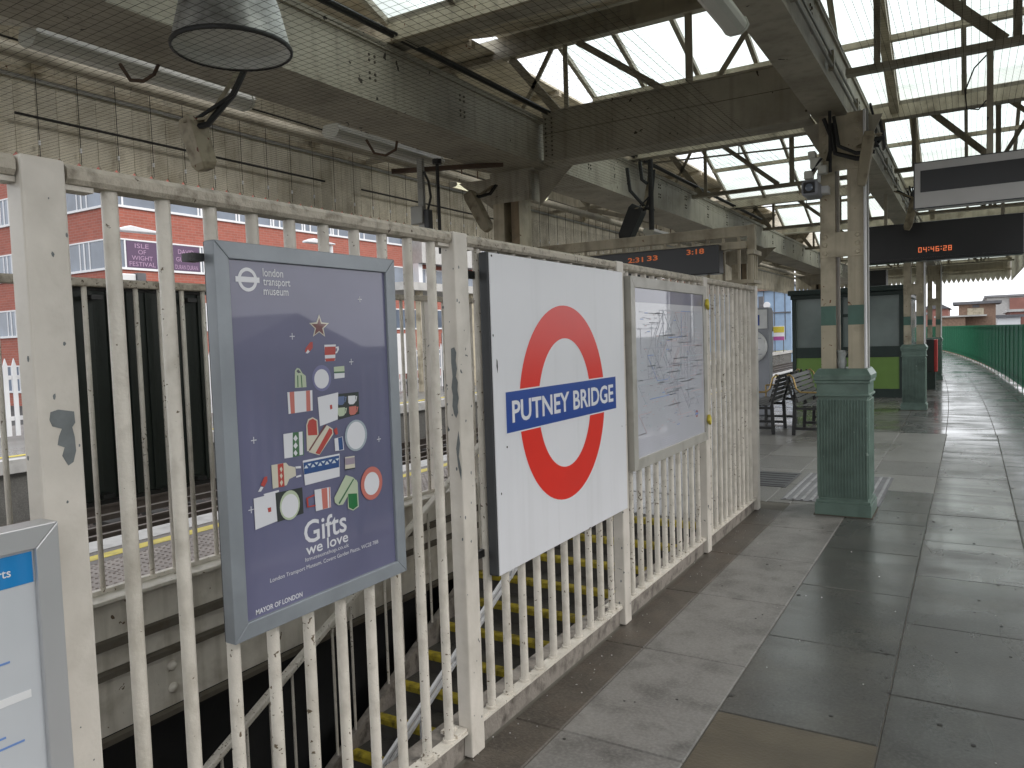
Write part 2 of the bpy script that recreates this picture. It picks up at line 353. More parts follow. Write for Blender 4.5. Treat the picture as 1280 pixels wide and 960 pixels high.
# loose ballast stones where they can be made out
m = MB(); rnd = random.Random(3)
for i in range(9000):
    x = rnd.uniform(-12.5,-6.35); y = 1.5+24*rnd.random()**1.3; s = rnd.uniform(.018,.04); z = -1.02
    a = rnd.random()*6.3; c_, s_ = math.cos(a)*s, math.sin(a)*s
    m.add([(x+c_,y+s_,z),(x-s_,y+c_,z),(x-c_,y-s_,z),(x+s_,y-c_,z),(x+rnd.uniform(-s,s)*.4,y,z+s*rnd.uniform(.6,1.2))],[(0,1,4),(1,2,4),(2,3,4),(3,0,4)])
tag(part('ballast_stones', m, 'ballast_stone'), 'loose brown ballast stones between the two running tracks', 'ballast', kind='stuff')
def track(xc, label):
    t = thing('railway_track', label, 'track', (xc, 0, -1.02), 'railway tracks between the platforms')
    for s in (-.7175, .7175):
        r_ = MB(); x = xc+s
        r_.box(x-.065,x+.065,-30,160,-.95,-.935); r_.box(x-.012,x+.012,-30,160,-.935,-.83); r_.box(x-.034,x+.034,-30,160,-.83,-.79); part('rail', r_, 'rail_steel', t)
    for s, nm in ((1.15,'conductor_rail'), (0.,'conductor_rail')):
        r_ = MB(); r_.box(xc+s-.04,xc+s+.04,-30,160,-.88,-.80); part(nm, r_, 'rail_steel', t)
    first = None
    for k in range(74):
        y = -.5+k*.72
        if first is None:
            s_ = MB(); s_.box(xc-1.3,xc+1.3,y-.13,y+.13,-1.04,-.95); first = part('sleeper', s_, 'sleeper', t)
        else: inst('sleeper', first, t, (0, k*.72, 0))
track(-7.75, 'railway track running beside the yellow-lined platform edge')
track(-11.05, 'farther railway track beside the opposite platform')

# ---- island platform: mortar bed, slabs, kerb, well walls
m = MB(); m.box(-1.79,1.33,-8,7.3,-1.3,-.006); m.box(-6.14,1.33,7.3,20,-1.3,-.006)
struct('platform_bed', m, 'mortar')
m = MB(); ys = [20+2*k for k in range(51)]
for a, b_ in zip(ys[:-1], ys[1:]):
    xa, xb = bend(a), bend(b_)
    m.add([(-6.14+xa*.4,a,-.012),(1.33+xa,a,-.012),(1.33+xb,b_,-.012),(-6.14+xb*.4,b_,-.012),(-6.14+xa*.4,a,-1.3),(1.33+xa,a,-1.3),(1.33+xb,b_,-1.3),(-6.14+xb*.4,b_,-1.3)],[(0,1,2,3),(1,5,6,2),(4,0,3,7)])
struct('platform_far_bed', m, 'mortar')
pv = bpy.data.objects.new('platform_paving', None); COL.objects.link(pv); pv['kind'] = 'structure'
slab_cache = {}
def slab(x0, x1, y0, y1, mt):
    k = (round(x1-x0, 3), round(y1-y0, 3), mt); j = .002
    if k not in slab_cache:
        s_ = MB(); w, l = x1-x0, y1-y0
        s_.box(j, w-j, j, l-j, -.05, 0); slab_cache[k] = o = part('paving_slab', s_, mt, pv, bevel=.005, seg=1); o.location = (x0, y0, 0)
    else: o = inst('paving_slab', slab_cache[k], pv, (x0, y0, 0)); bv = o.modifiers.new('bevel','BEVEL'); bv.width = .005; bv.segments = 1
    o.location.z = rnd.uniform(-.0008, .0008)
cols_ = [(-1.655,-1.437,'slab_margin'),(-1.437,-.92,'slab_dry'),(-.92,-.302,'slab_wet'),(-.302,.328,'slab_wet'),(.328,.95,'slab_wet'),(.95,1.31,'slab_margin')]
for k in range(-3, 11):
    y0 = 2.68+.93*k; y1 = y0+.93
    for x0, x1, mt in cols_:
        if k == 4 and mt == 'slab_margin' and x0 < 0: 
            slab(x0, x1, y0, 7.0, mt); continue
        if k > 4 and x0 < -1.4: mt = 'slab_far'
        if x0 == -.92:
            if k <= -1: mt = 'slab_brown'
            if k > 5: mt = 'slab_far'
            if k < 5: slab(x0, x1, y0+.45, y1+.45 if k < 4 else y1, mt); continue
        if k > 4 and x1 < -1.4 and k in (5,6) and False: continue
        if x0 == -.302 and k > 2: mt = 'slab_shine'
        slab(x0, x1, y0, y1, mt)
xs = [-6.13,-5.72,-5.3,-4.69,-4.08,-3.47,-2.86,-2.25,-1.655]
for k in range(5, 11):
    y0 = 2.68+.93*k; y1 = y0+.93
    for x0, x1 in zip(xs[2:-1], xs[3:]): slab(x0, x1, y0, y1, 'slab_far')
m = MB()
for k in range(11, 70):
    y0 = 2.68+.93*k; y1 = y0+.93; o = (k % 2)*.0
    for x0, x1 in list(zip(xs[2:-1], xs[3:])) + [c[:2] for c in cols_]:
        xa, xb = bend(y0), bend(y1); j = .005; zz = rnd.uniform(-.002,.002)
        if x0 < -1.5: xa *= .6; xb *= .6
        m.add([(x0+j+xa,y0+j,zz),(x1-j+xa,y0+j,zz),(x1-j+xb,y1-j,zz),(x0+j+xb,y1-j,zz)],[(0,1,2,3)])
o = part('paving_slab', m, 'slab_shine', pv); o['kind'] = 'stuff'
m = MB(); rg = random.Random(21)
for q in range(150):
    x, y, r0 = rg.uniform(-1.4,.95), 2.3+9*rg.random()**1.4, rg.uniform(.004,.012); m.prism([(x+r0*math.cos(a)*rg.uniform(.7,1.2), y+r0*math.sin(a)*rg.uniform(.7,1.2), .0012) for a in (0,.9,1.8,2.7,3.6,4.5,5.4)], (0,0,.0012))
tag(part('gum_spots', m, 'gum'), 'small dark trodden gum spots scattered over the walkway slabs', 'gum spots', kind='stuff')
m = MB()
for q in range(160):
    x, y, r0 = rg.choice([rg.uniform(-1.66,-1.5), rg.uniform(-1.4,.9)]), 2.2+8*rg.random()**1.3, rg.uniform(.0015,.004); m.prism([(x+r0, y, .001),(x, y+r0, .001),(x-r0, y, .001),(x, y-r0, .001)], (0,0,r0*.8))
tag(part('grit', m, 'white_edge'), 'pale grit and crumbs scattered on the walkway slabs', 'grit', kind='stuff')
# left platform strip beside the track: pink pavers, yellow line, white coping
m = MB(); m.box(-6.32,-4.32,-8,7.3,-1.3,-.03); m.box(-6.32,-6.141,7.3,20,-1.3,-.03); struct('platform_edge_bed', m, 'concrete')
m = MB()
for yy in range(0, 100):
    for i in range(4):
        x0 = -5.72+i*.35; y0 = -1.2+yy*.40
        if y0 > 6.9 and i > 0: continue
        if y0 > 34: break
        m.box(x0+.003, x0+.347, y0+.003, y0+.397, -.03, 0)
        if y0 < 9 and i < 3:
            for a in range(6):
                for b_ in range(6): m.rivet((x0+.03+a*.058, y0+.035+b_*.066, 0), (0,0,1), .011)
o = part('edge_paver', m, 'paver_pink'); tag(o, 'pink blister pavers along the track side platform', 'paving', kind='stuff')
m = MB(); m.box(-4.318,-4.05,-3,7.28,-.03,.0); struct('platform_margin', m, 'slab_margin')
m = MB(); m.box(-5.96,-5.82,-8,60,-.028,.002); tag(part('yellow_platform_line', m, 'yellow_line'), kind='structure')
m = MB(); m.box(-5.82,-5.722,-8,60,-.03,.0); m.box(-6.06,-5.96,-8,60,-.03,.0); struct('edge_strip', m, 'slab_margin')
cp = bpy.data.objects.new('platform_coping', None); COL.objects.link(cp); cp['kind'] = 'structure'; f0 = None
for k in range(46):
    y = -2+k*.9
    if f0 is None:
        m = MB(); m.box(-6.40,-6.062,y+.003,y+.897,-.09,.004); f0 = part('coping_stone', m, 'white_edge', cp, bevel=.01)
    else: inst('coping_stone', f0, cp, (0, k*.9, 0))
# opposite platform
m = MB(); m.box(-19,-12.72,-20,160,-1.3,0); struct('opposite_platform', m, 'slab_far')
m = MB(); m.box(-12.85,-12.62,-20,160,-.2,.008); struct('opposite_platform_edge', m, 'white_edge')
m = MB(); m.box(-13.22,-13.08,-20,160,-.1,.006); struct('opposite_yellow_line', m, 'yellow_line')

# kerb along the railing, stair well walls
kb = bpy.data.objects.new('railing_kerb', None); COL.objects.link(kb); kb['kind'] = 'structure'
prof = [(-1.79,-.35),(-1.79,.095),(-1.665,.095),(-1.662,.088),(-1.668,.082),(-1.672,.0),(-1.672,-.35)]
m = MB(); m.prism([(x,-2,z) for x, z in prof], (0, 9.02, 0)); part('kerb_beam', m, 'kerb_stone', kb)
m = MB(); m.tube([(-1.668,-2,.092),(-1.668,7.02,.092)], .009, 6); part('kerb_lip', m, 'girder_white', kb)
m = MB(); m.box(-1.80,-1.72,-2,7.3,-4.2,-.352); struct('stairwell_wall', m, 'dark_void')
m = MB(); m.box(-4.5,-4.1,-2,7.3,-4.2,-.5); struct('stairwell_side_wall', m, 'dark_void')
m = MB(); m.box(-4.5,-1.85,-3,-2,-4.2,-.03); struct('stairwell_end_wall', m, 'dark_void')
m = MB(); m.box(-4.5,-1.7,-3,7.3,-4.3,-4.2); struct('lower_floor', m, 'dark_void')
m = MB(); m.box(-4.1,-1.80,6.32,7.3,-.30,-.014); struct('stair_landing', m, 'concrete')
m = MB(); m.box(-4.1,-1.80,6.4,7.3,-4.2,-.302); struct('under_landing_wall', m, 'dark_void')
for i, (x0, x1) in enumerate([(-3.9,-3.25),(-3.25,-2.6),(-2.6,-1.80)]): slab(x0, x1, 6.4, 7.3, 'slab_far')

# riveted white girder under the far railing
gt = thing('edge_girder', 'white riveted steel girder under the far railing', 'girder', (-4.0, 0, 0))
m = MB(); m.box(-4.045,-3.93,-2,7.3,-.08,.29); part('upper_plate', m, 'girder_white', gt)
m = MB(); m.box(-4.10,-3.86,-2,7.3,.291,.312); part('top_plate', m, 'girder_white', gt, bevel=.004)
m = MB(); m.box(-3.929,-3.885,-2,7.3,.04,.085); m.box(-3.929,-3.87,-2,7.3,-.11,-.082); part('ledge', m, 'grime_shade', gt)
m = MB(); m.box(-4.045,-3.91,-2,7.3,-.42,-.111); part('lower_plate', m, 'girder_white', gt)
m = MB(); m.box(-3.909,-3.86,-2,7.3,-.455,-.425); part('bottom_flange', m, 'grime_shade', gt)
for y in (.4,.53,2.62,2.75,4.9,5.03):
    for z in (-.19,-.32):
        m = MB(); m.lathe((-3.91,y,z), [(.030,0),(.028,.010),(.018,.022),(.001,.025)], 10, 'x'); part('rivet', m, 'girder_white', gt, smooth=True)

# ================================================================== RAILINGS
def post(x, yc, z0, z1, t, w=.09, d=.062, nm='post'):
    m = MB(); m.box(x-d, x, yc-w/2, yc+w/2, z0, z1); return part(nm, m, 'post_paint', t, bevel=.006)
rl = thing('platform_railing', 'cream painted steel railing with round bars holding the signs beside the walkway', 'railing', (-1.69, 0, 0))
PY = [-.655, .875, 2.375, 3.895, 5.455, 6.975]
for y in PY: post(-1.635, y, 0, 2.008, rl)
bar0 = None
for a, b_ in zip(PY[:-1], PY[1:]):
    y0, y1 = a+.045, b_-.045
    m = MB()
    pr_ = [(-1.708,1.974),(-1.708,1.994),(-1.698,2.006),(-1.675,2.010),(-1.652,2.006),(-1.640,1.994),(-1.640,1.974),(-1.648,1.964),(-1.700,1.964)]
    m.prism([(x,y0+.006,z) for x, z in pr_], (0, y1-y0-.012, 0)); part('top_rail', m, 'rail_top_paint', rl)
    m = MB(); m.box(-1.695,-1.655,y0+.002,y0+.07,1.952,1.9635); m.box(-1.695,-1.655,y1-.07,y1-.002,1.952,1.9635); part('under_rail', m, 'rail_paint', rl)
    m = MB(); m.box(-1.70,-1.650,y0+.002,y1-.002,.0955,.106); part('bottom_rail', m, 'rail_paint', rl)
    n = 10
    for k in range(n):
        y = y0+.117+k*.1333*(y1-y0)/1.408
        if bar0 is None:
            m = MB(); m.tube([(-1.675,y,.106),(-1.675,y,1.965)], .0175, 12); m.tube([(-1.675,y,.106),(-1.675,y,.116)], .025, 10); bar0 = part('bar', m, 'rail_paint', rl, smooth=True); by0 = y
        else: o = inst('bar', bar0, rl, (0, y-by0, 0)); es = o.modifiers.new('edge','EDGE_SPLIT'); es.split_angle = R(50)
    for yy in (a, b_):
        s = 1 if yy == a else -1
        m = MB(); m.box(-1.735,-1.655,min(yy+s*.046,yy+s*.11),max(yy+s*.046,yy+s*.11),.1065,.118); m.rivet((-1.70,yy+s*.078,.118),(0,0,1),.016); part('foot_plate', m, 'rail_paint', rl)

# the two big grey patches where paint came off: raised flake edges
def blob(mb, x, pts, d=.0012): mb.prism([(x,y,z) for y, z in pts], (d,0,0))
MATS['bare'] = mat('bare_metal', (.16,.175,.18), .5, var=.25, vs=20)
m = MB(); blob(m, -1.6351, [(.856,1.482),(.872,1.486),(.904,1.479),(.905,1.455),(.898,1.446),(.902,1.425),(.903,1.395),(.896,1.372),(.885,1.366),(.874,1.388),(.880,1.405),(.866,1.412),(.870,1.43),(.877,1.445),(.858,1.452),(.853,1.466)]); part('bare_patch', m, 'bare', rl)
m = MB(); m.prism([(max(x,-1.695),2.3299,z) for x, z in [(-1.665,1.575),(-1.650,1.58),(-1.642,1.56),(-1.646,1.53),(-1.641,1.50),(-1.648,1.47),(-1.6395,1.45),(-1.643,1.42),(-1.638,1.39),(-1.645,1.36),(-1.643,1.335),(-1.653,1.315),(-1.662,1.33),(-1.668,1.36),(-1.664,1.40),(-1.669,1.43),(-1.662,1.47),(-1.666,1.52)]], (0,-.0012,0)); part('bare_patch', m, 'bare', rl)

m = MB(); m.prism([(max(x,-1.695),2.3299,z) for x, z in [(-1.645,1.265),(-1.640,1.22),(-1.648,1.17),(-1.638,1.12),(-1.640,1.08),(-1.652,1.13),(-1.658,1.20)]], (0,-.0012,0)); part('bare_patch', m, 'bare', rl)
rp = random.Random(9)
for y in PY[1:4]:
    for q in range(26):
        z = rp.uniform(.1,1.95); yy = y+rp.uniform(-.04,.04); r0 = rp.uniform(.0015,.0045); m = MB()
        if q % 3: m.prism([(-1.6351,yy+r0*math.cos(a)*rp.uniform(.6,1.2),z+r0*1.6*math.sin(a)*rp.uniform(.6,1.2)) for a in (0,1,2,3,4,5)], (.0008,0,0))
        else: xx = -1.64-rp.random()*.06; m.prism([(xx+r0*math.cos(a),y-.0451,z+r0*1.8*math.sin(a)) for a in (0,1,2,3,4,5)], (0,-.0008,0))
        part('paint_chip', m, 'bare', rl)
fr = thing('far_railing', 'thin cream railing across the stairwell beside the track', 'railing', (-4.0, 0, .312))
m = MB(); m.box(-4.03,-3.975,-2,7.1,1.955,2.0); part('top_rail', m, 'rail_top_paint', fr, bevel=.008)
m = MB(); m.box(-4.02,-3.985,-2,7.1,.3125,.335); part('bottom_rail', m, 'rail_paint', fr)
fb = None
for k in range(62):
    y = -1.9+k*.145
    if fb is None:
        m = MB(); m.tube([(-4.0,y,.335),(-4.0,y,1.955)], .014, 8); fb = part('bar', m, 'rail_paint', fr, smooth=True)
    else: inst('bar', fb, fr, (0, k*.145, 0))
for y in (-.6, 1.5, 3.55, 5.3, 7.06): post(-3.965, y, .3125, 2.01, fr, .07, .07)
# dark panel fixed to the far railing
dp = thing('poster_hoarding', 'dark green back of a poster hoarding clamped to the far railing', 'hoarding', (-4.06, 2.4, .8))
ysb = [2.23+.115*i for i in range(8)]
m = MB(); m.box(-4.12,-4.07,2.23,3.10,.80,1.94); part('backing_panel', m, 'panel_green_black', dp)
for y in ysb:
    m = MB(); m.box(-4.069,-4.058,y,y+.035,.80,1.94); part('rib', m, 'panel_green_black', dp, bevel=.003)
m = MB(); m.box(-4.13,-4.056,2.22,3.11,1.941,1.965); m.box(-4.13,-4.056,2.22,3.11,.775,.799); part('rail', m, 'black_steel', dp)
for y in (2.36, 2.94):
    for z in (.83, 1.9):
        m = MB(); m.box(-4.056,-3.975,y-.03,y+.03,z-.012,z+.012); part('clamp', m, 'black_steel', dp)

# ================================================================== STAIRS
st = thing('staircase', 'stairs with yellow nosings going down behind the railing', 'stairs', (-2.8, 6.2, 0))
NR, TR, RS = 18, .272, .136
for k in range(NR):
    y1 = 6.25-k*TR; z = -.0-k*RS
    if k > 0:
        m = MB(); m.box(-3.70,-1.80,y1-.0,y1+TR-.005,z-.05,z-.012); part('tread', m, 'tread', st)
        m = MB(); m.box(-3.70,-1.80,y1+TR-.006,y1+TR+.004,z-.012,z+RS-.05); part('riser', m, 'tread', st)
    m = MB(); m.prism([(-3.70,y1-.012,z-.052),(-3.70,y1+.058,z-.052),(-3.70,y1+.058,z-.002),(-3.70,y1-.004,z-.002),(-3.70,y1-.012,z-.012)], (1.90,0,0)); part('nosing', m, 'yellow_nosing', st, bevel=.004)
sl = RS/TR
def stl(y): return (y-6.25)*sl
m = MB(); m.prism([(-3.76,6.25,.06),(-3.76,6.25,-.30),(-3.76,1.0,stl(1.0)-.30),(-3.76,1.0,stl(1.0)+.06)], (.055,0,0)); part('stringer', m, 'kerb_stone', st)
hr = thing('stair_handrail', 'white double flat-bar handrail down the middle of the stairs', 'handrail', (-2.73, 4, -1))
for dz, ww in ((.93,.020),(.875,.020)):
    m = MB(); m.bar((-2.73,1.6,stl(1.6)+dz),(-2.73,6.2,stl(6.2)+dz),ww,.026); part('rail_bar', m, 'white_trim', hr, bevel=.004)
for y in (2.0,3.4,4.8,6.1):
    m = MB(); m.tube([(-2.73,y,stl(y)),(-2.73,y,stl(y)+.93)], .02, 8); part('leg', m, 'white_trim', hr, smooth=True)
y = 1.7
while y < 6.1:
    m = MB(); m.bar((-2.73,y,stl(y)+.87),(-2.73,y+.02,stl(y+.02)+.92),.03,.02); part('spacer', m, 'white_trim', hr); y += .34
h2 = thing('stair_side_handrail', 'sloping cream handrail with thin balusters on the far side of the stairs', 'handrail', (-3.73, 4, -1))
m = MB(); m.bar((-3.73,1.2,stl(1.2)+1.0),(-3.73,6.1,stl(6.1)+1.0),.055,.04); part('rail_bar', m, 'rail_paint', h2, bevel=.008)
b0 = None
for k in range(26):
    y = 1.3+k*.185
    if b0 is None:
        m = MB(); m.tube([(-3.73,y,stl(y)+.06),(-3.73,y,stl(y)+.985)], .010, 6); b0 = part('baluster', m, 'rail_paint', h2)
    else: inst('baluster', b0, h2, (0, k*.185, stl(y)-stl(1.3)))
# head frame over the top of the stairs
hf = thing('stair_head_frame', 'cream painted header frame with slats above the top of the stairs', 'frame', (-2.9, 7.35, 2.1))
for z0, z1, yy in ((2.50,2.60,7.36),(2.38,2.45,7.30)):
    m = MB(); m.box(-4.28,-1.79,yy-.04,yy+.04,z0,z1); part('header_beam', m, 'old_cream', hf, bevel=.005)
m = MB(); m.box(-1.79,-1.72,7.3,7.37,0,2.60); part('corner_post', m, 'old_cream', hf, bevel=.005)
m = MB(); m.box(-4.28,-1.79,7.345,7.375,2.06,2.10); part('lower_beam', m, 'old_cream', hf)
for k in range(17):
    x = -4.2+k*.145; m = MB(); m.box(x-.012,x+.012,7.345,7.37,2.10,2.499); part('slat', m, 'old_cream', hf)
m = MB(); m.box(-1.72,-1.66,7.0,7.3,2.30,2.34); m.box(-1.72,-1.66,7.0,7.3,2.04,2.07); part('return_beam', m, 'old_cream', hf)
for k in range(3):
    m = MB(); m.box(-1.70,-1.68,7.06+k*.08,7.08+k*.08,2.071,2.299); part('slat', m, 'old_cream', hf)
d = thing('stair_indicator', 'black indicator showing orange digits under the stair head frame', 'display', (-2.7, 7.25, 2.2))
m = MB(); m.box(-3.35,-2.02,7.18,7.33,2.16,2.43); part('case', m, 'display_black', d, bevel=.008)
m = MB(); lettering(m, '2:31', (-2.93,7.178,2.325), (1,0,0), (0,0,1), .16, .05, .02); lettering(m, '33', (-2.73,7.178,2.33), (1,0,0), (0,0,1), .11, .05, .02)
lettering(m, '3:18', (-2.33,7.178,2.355), (1,0,0), (0,0,1), .17, .05, .02); lettering(m, '2', (-3.3,7.178,2.34), (1,0,0), (0,0,1), .05, .05, .02); part('digits', m, 'led_dim', d)

# ================================================================== BOARDS ON THE RAILING
def frame(t, x, y0, y1, z0, z1, b, d, m_, proud=.012):
    """mitred frame facing +X, outer face at x"""
    for pts in ([(y0,z0),(y0,z1),(y0+b,z1-b),(y0+b,z0+b)], [(y1,z0),(y1-b,z0+b),(y1-b,z1-b),(y1,z1)],
                [(y0,z1),(y1,z1),(y1-b,z1-b),(y0+b,z1-b)], [(y0,z0),(y0+b,z0+b),(y1-b,z0+b),(y1,z0)]):
        m = MB(); m.prism([(x-d,y,z) for y, z in pts], (d,0,0)); part('frame_side', m, m_, t, bevel=.0025)
def flat(t, nm, m_, x, y0, y1, z0, z1, th=.001):
    m = MB(); m.box(x-th, x, y0, y1, z0, z1); return part(nm, m, m_, t)
UY, UZ = (0,1,0), (0,0,1)
pt = thing('museum_poster', 'blue gift poster in a grey frame hung on the railing', 'poster', (-1.66, 1.59, .85))
frame(pt, -1.60, 1.252, 1.942, .848, 1.872, .044, .038, 'frame_grey')
flat(pt, 'backing', 'board_edge', -1.612, 1.254, 1.940, .850, 1.870, .03)
PX = -1.6095
flat(pt, 'poster_sheet', 'poster_blue', PX, 1.283, 1.902, .888, 1.836)
SHAPES =  [('c',[(1.606,1.692),(1.615,1.669),(1.644,1.667),(1.621,1.651),(1.626,1.627),(1.603,1.641),(1.578,1.628),(1.587,1.651),(1.566,1.667),(1.594,1.669)]),('d',[(1.606,1.683),(1.612,1.665),(1.635,1.664),(1.616,1.652),(1.621,1.633),(1.603,1.644),(1.584,1.633),(1.591,1.652),(1.575,1.664),(1.597,1.665)]),('r',[(1.544,1.585),(1.548,1.596),(1.567,1.613),(1.576,1.613),(1.575,1.596),(1.563,1.586)]),('w',[(1.547,1.582),(1.556,1.592),(1.563,1.586),(1.555,1.581)]),('w',[(1.621,1.604),(1.668,1.604),(1.662,1.556),(1.621,1.556)]),('r',[(1.622,1.598),(1.667,1.598),(1.664,1.574),(1.621,1.574)]),('r',[(1.621,1.564),(1.663,1.564),(1.66,1.556),(1.624,1.555)]),('w',[(1.667,1.597),(1.679,1.598),(1.68,1.589),(1.672,1.579),(1.665,1.577),(1.665,1.581),(1.671,1.585),(1.673,1.593),(1.667,1.592)]),('l',[(1.503,1.524),(1.504,1.535),(1.512,1.542),(1.522,1.539),(1.531,1.526),(1.543,1.518),(1.544,1.486),(1.501,1.487)]),('k2',[(1.509,1.533),(1.516,1.538),(1.526,1.528),(1.515,1.527)]),('G2',[(1.511,1.521),(1.515,1.521),(1.514,1.488),(1.51,1.488)]),('G2',[(1.524,1.522),(1.528,1.52),(1.529,1.487),(1.525,1.487)]),('v',[((1.605,1.508),0.038,0.038)]),('w',[((1.604,1.506),0.029,0.028)]),('l',[(1.655,1.538),(1.699,1.539),(1.699,1.521),(1.655,1.522)]),('w',[(1.655,1.519),(1.699,1.518),(1.698,1.504),(1.655,1.503)]),('G2',[(1.656,1.524),(1.699,1.523),(1.699,1.519),(1.655,1.52)]),('w',[(1.472,1.477),(1.565,1.476),(1.563,1.418),(1.473,1.417)]),('p',[(1.48,1.477),(1.497,1.477),(1.496,1.417),(1.481,1.417)]),('p',[(1.541,1.476),(1.556,1.476),(1.555,1.418),(1.539,1.418)]),('k',[(1.658,1.457),(1.756,1.457),(1.755,1.389),(1.662,1.38)]),('b2',[(1.663,1.449),(1.694,1.449),(1.691,1.427),(1.684,1.423),(1.669,1.424),(1.664,1.43)]),('b2',[(1.694,1.446),(1.703,1.447),(1.697,1.431),(1.692,1.43),(1.697,1.442)]),('w',[(1.709,1.448),(1.741,1.447),(1.738,1.425),(1.73,1.421),(1.714,1.422),(1.709,1.428)]),('w',[(1.741,1.444),(1.749,1.445),(1.744,1.429),(1.738,1.428),(1.743,1.44)]),('l',[(1.663,1.416),(1.694,1.415),(1.691,1.393),(1.684,1.39),(1.668,1.39),(1.663,1.396)]),('l',[(1.694,1.412),(1.702,1.413),(1.697,1.397),(1.691,1.396),(1.696,1.408)]),('p',[(1.711,1.415),(1.743,1.415),(1.74,1.392),(1.732,1.389),(1.716,1.389),(1.711,1.395)]),('p',[(1.743,1.411),(1.752,1.412),(1.746,1.396),(1.74,1.395),(1.745,1.407)]),('w',[(1.584,1.454),(1.668,1.462),(1.661,1.382),(1.588,1.37)]),('r',[(1.631,1.427),(1.64,1.428),(1.641,1.416),(1.632,1.414)]),('w',[(1.45,1.364),(1.484,1.364),(1.48,1.296),(1.45,1.297)]),('G2',[(1.484,1.364),(1.523,1.363),(1.521,1.296),(1.48,1.296)]),('w',[(1.506,1.363),(1.52,1.363),(1.518,1.298),(1.505,1.298)]),('w',[(1.485,1.347),(1.494,1.357),(1.501,1.346),(1.493,1.338)]),('w',[(1.484,1.327),(1.493,1.336),(1.5,1.326),(1.491,1.318)]),('w',[(1.483,1.307),(1.491,1.315),(1.498,1.305),(1.491,1.298)]),('c',[(1.535,1.379),(1.543,1.395),(1.561,1.399),(1.579,1.389),(1.581,1.343),(1.545,1.305),(1.533,1.305)]),('r',[(1.539,1.378),(1.546,1.391),(1.561,1.395),(1.575,1.387),(1.576,1.346),(1.54,1.349)]),('c',[(1.539,1.302),(1.615,1.37),(1.638,1.357),(1.64,1.341),(1.58,1.287)]),('r',[(1.565,1.295),(1.625,1.361),(1.635,1.354),(1.636,1.344),(1.581,1.289)]),('d',[(1.54,1.308),(1.608,1.373),(1.612,1.37),(1.544,1.304)]),('w',[(1.643,1.327),(1.678,1.329),(1.681,1.288),(1.644,1.29)]),('b',[(1.658,1.327),(1.676,1.328),(1.678,1.29),(1.66,1.29)]),('r',[(1.641,1.353),(1.655,1.359),(1.659,1.339),(1.649,1.337)]),('v2',[((1.736,1.325),0.049,0.048)]),('w',[((1.736,1.325),0.04,0.042)]),('c',[(1.403,1.286),(1.454,1.285),(1.463,1.275),(1.487,1.267),(1.488,1.243),(1.463,1.238),(1.453,1.223),(1.404,1.222)]),('r',[(1.424,1.285),(1.445,1.285),(1.445,1.221),(1.424,1.222)]),('c',[(1.431,1.271),(1.437,1.277),(1.441,1.269),(1.436,1.261)]),('c',[(1.43,1.253),(1.436,1.259),(1.44,1.251),(1.435,1.243)]),('c',[(1.429,1.234),(1.436,1.241),(1.44,1.233),(1.434,1.224)]),('w',[(1.487,1.269),(1.507,1.267),(1.507,1.261),(1.489,1.263)]),('w',[(1.488,1.242),(1.506,1.243),(1.507,1.238),(1.488,1.237)]),('r',[(1.364,1.239),(1.377,1.258),(1.387,1.259),(1.387,1.246),(1.375,1.232)]),('w',[(1.354,1.223),(1.364,1.235),(1.373,1.232),(1.364,1.222)]),('w',[(1.515,1.281),(1.661,1.28),(1.657,1.212),(1.519,1.21)]),('b',[(1.517,1.275),(1.659,1.275),(1.657,1.24),(1.518,1.241)]),('w2',[(1.518,1.258),(1.527,1.267),(1.534,1.257)]),('w2',[(1.532,1.269),(1.547,1.269),(1.54,1.262)]),('w2',[(1.545,1.257),(1.553,1.266),(1.561,1.257)]),('w2',[(1.559,1.269),(1.574,1.268),(1.567,1.261)]),('w2',[(1.572,1.257),(1.581,1.266),(1.588,1.256)]),('w2',[(1.586,1.268),(1.602,1.268),(1.594,1.261)]),('w2',[(1.599,1.256),(1.608,1.266),(1.616,1.256)]),('w2',[(1.614,1.268),(1.63,1.268),(1.622,1.26)]),('w2',[(1.627,1.256),(1.637,1.265),(1.645,1.255)]),('w2',[(1.642,1.267),(1.659,1.267),(1.651,1.26)]),('c',[(1.683,1.266),(1.724,1.264),(1.724,1.226),(1.681,1.227)]),('v3',[(1.683,1.262),(1.724,1.26),(1.723,1.24),(1.683,1.242)]),('k',[(1.681,1.23),(1.724,1.228),(1.723,1.225),(1.681,1.226)]),('p',[((1.796,1.167),0.05,0.052)]),('w',[((1.796,1.166),0.035,0.036)]),('w',[(1.338,1.208),(1.411,1.209),(1.413,1.132),(1.339,1.125)]),('w',[(1.371,1.214),(1.424,1.215),(1.424,1.21),(1.375,1.206)]),('k',[(1.411,1.209),(1.508,1.207),(1.508,1.133),(1.414,1.129)]),('l',[((1.46,1.166),0.036,0.041)]),('w',[((1.46,1.164),0.031,0.033)]),('r',[(1.382,1.174),(1.394,1.174),(1.394,1.162),(1.384,1.162)]),('w',[(1.553,1.191),(1.616,1.188),(1.615,1.128),(1.555,1.129)]),('p',[(1.58,1.189),(1.603,1.188),(1.603,1.129),(1.582,1.129)]),('p',[(1.61,1.188),(1.614,1.188),(1.613,1.128),(1.609,1.128)]),('r',[(1.521,1.174),(1.553,1.179),(1.553,1.174),(1.527,1.171),(1.528,1.149),(1.555,1.148),(1.555,1.144),(1.522,1.146)]),('l',[(1.63,1.153),(1.682,1.212),(1.713,1.2),(1.727,1.187),(1.665,1.126),(1.645,1.128),(1.632,1.139)]),('G2',[(1.646,1.134),(1.713,1.196),(1.717,1.193),(1.651,1.13)]),('l',[(1.687,1.16),(1.727,1.19),(1.732,1.18),(1.732,1.106),(1.707,1.099),(1.685,1.11)]),('g',[(1.688,1.154),(1.727,1.148),(1.728,1.109),(1.707,1.102),(1.689,1.112)])]
groups = {}
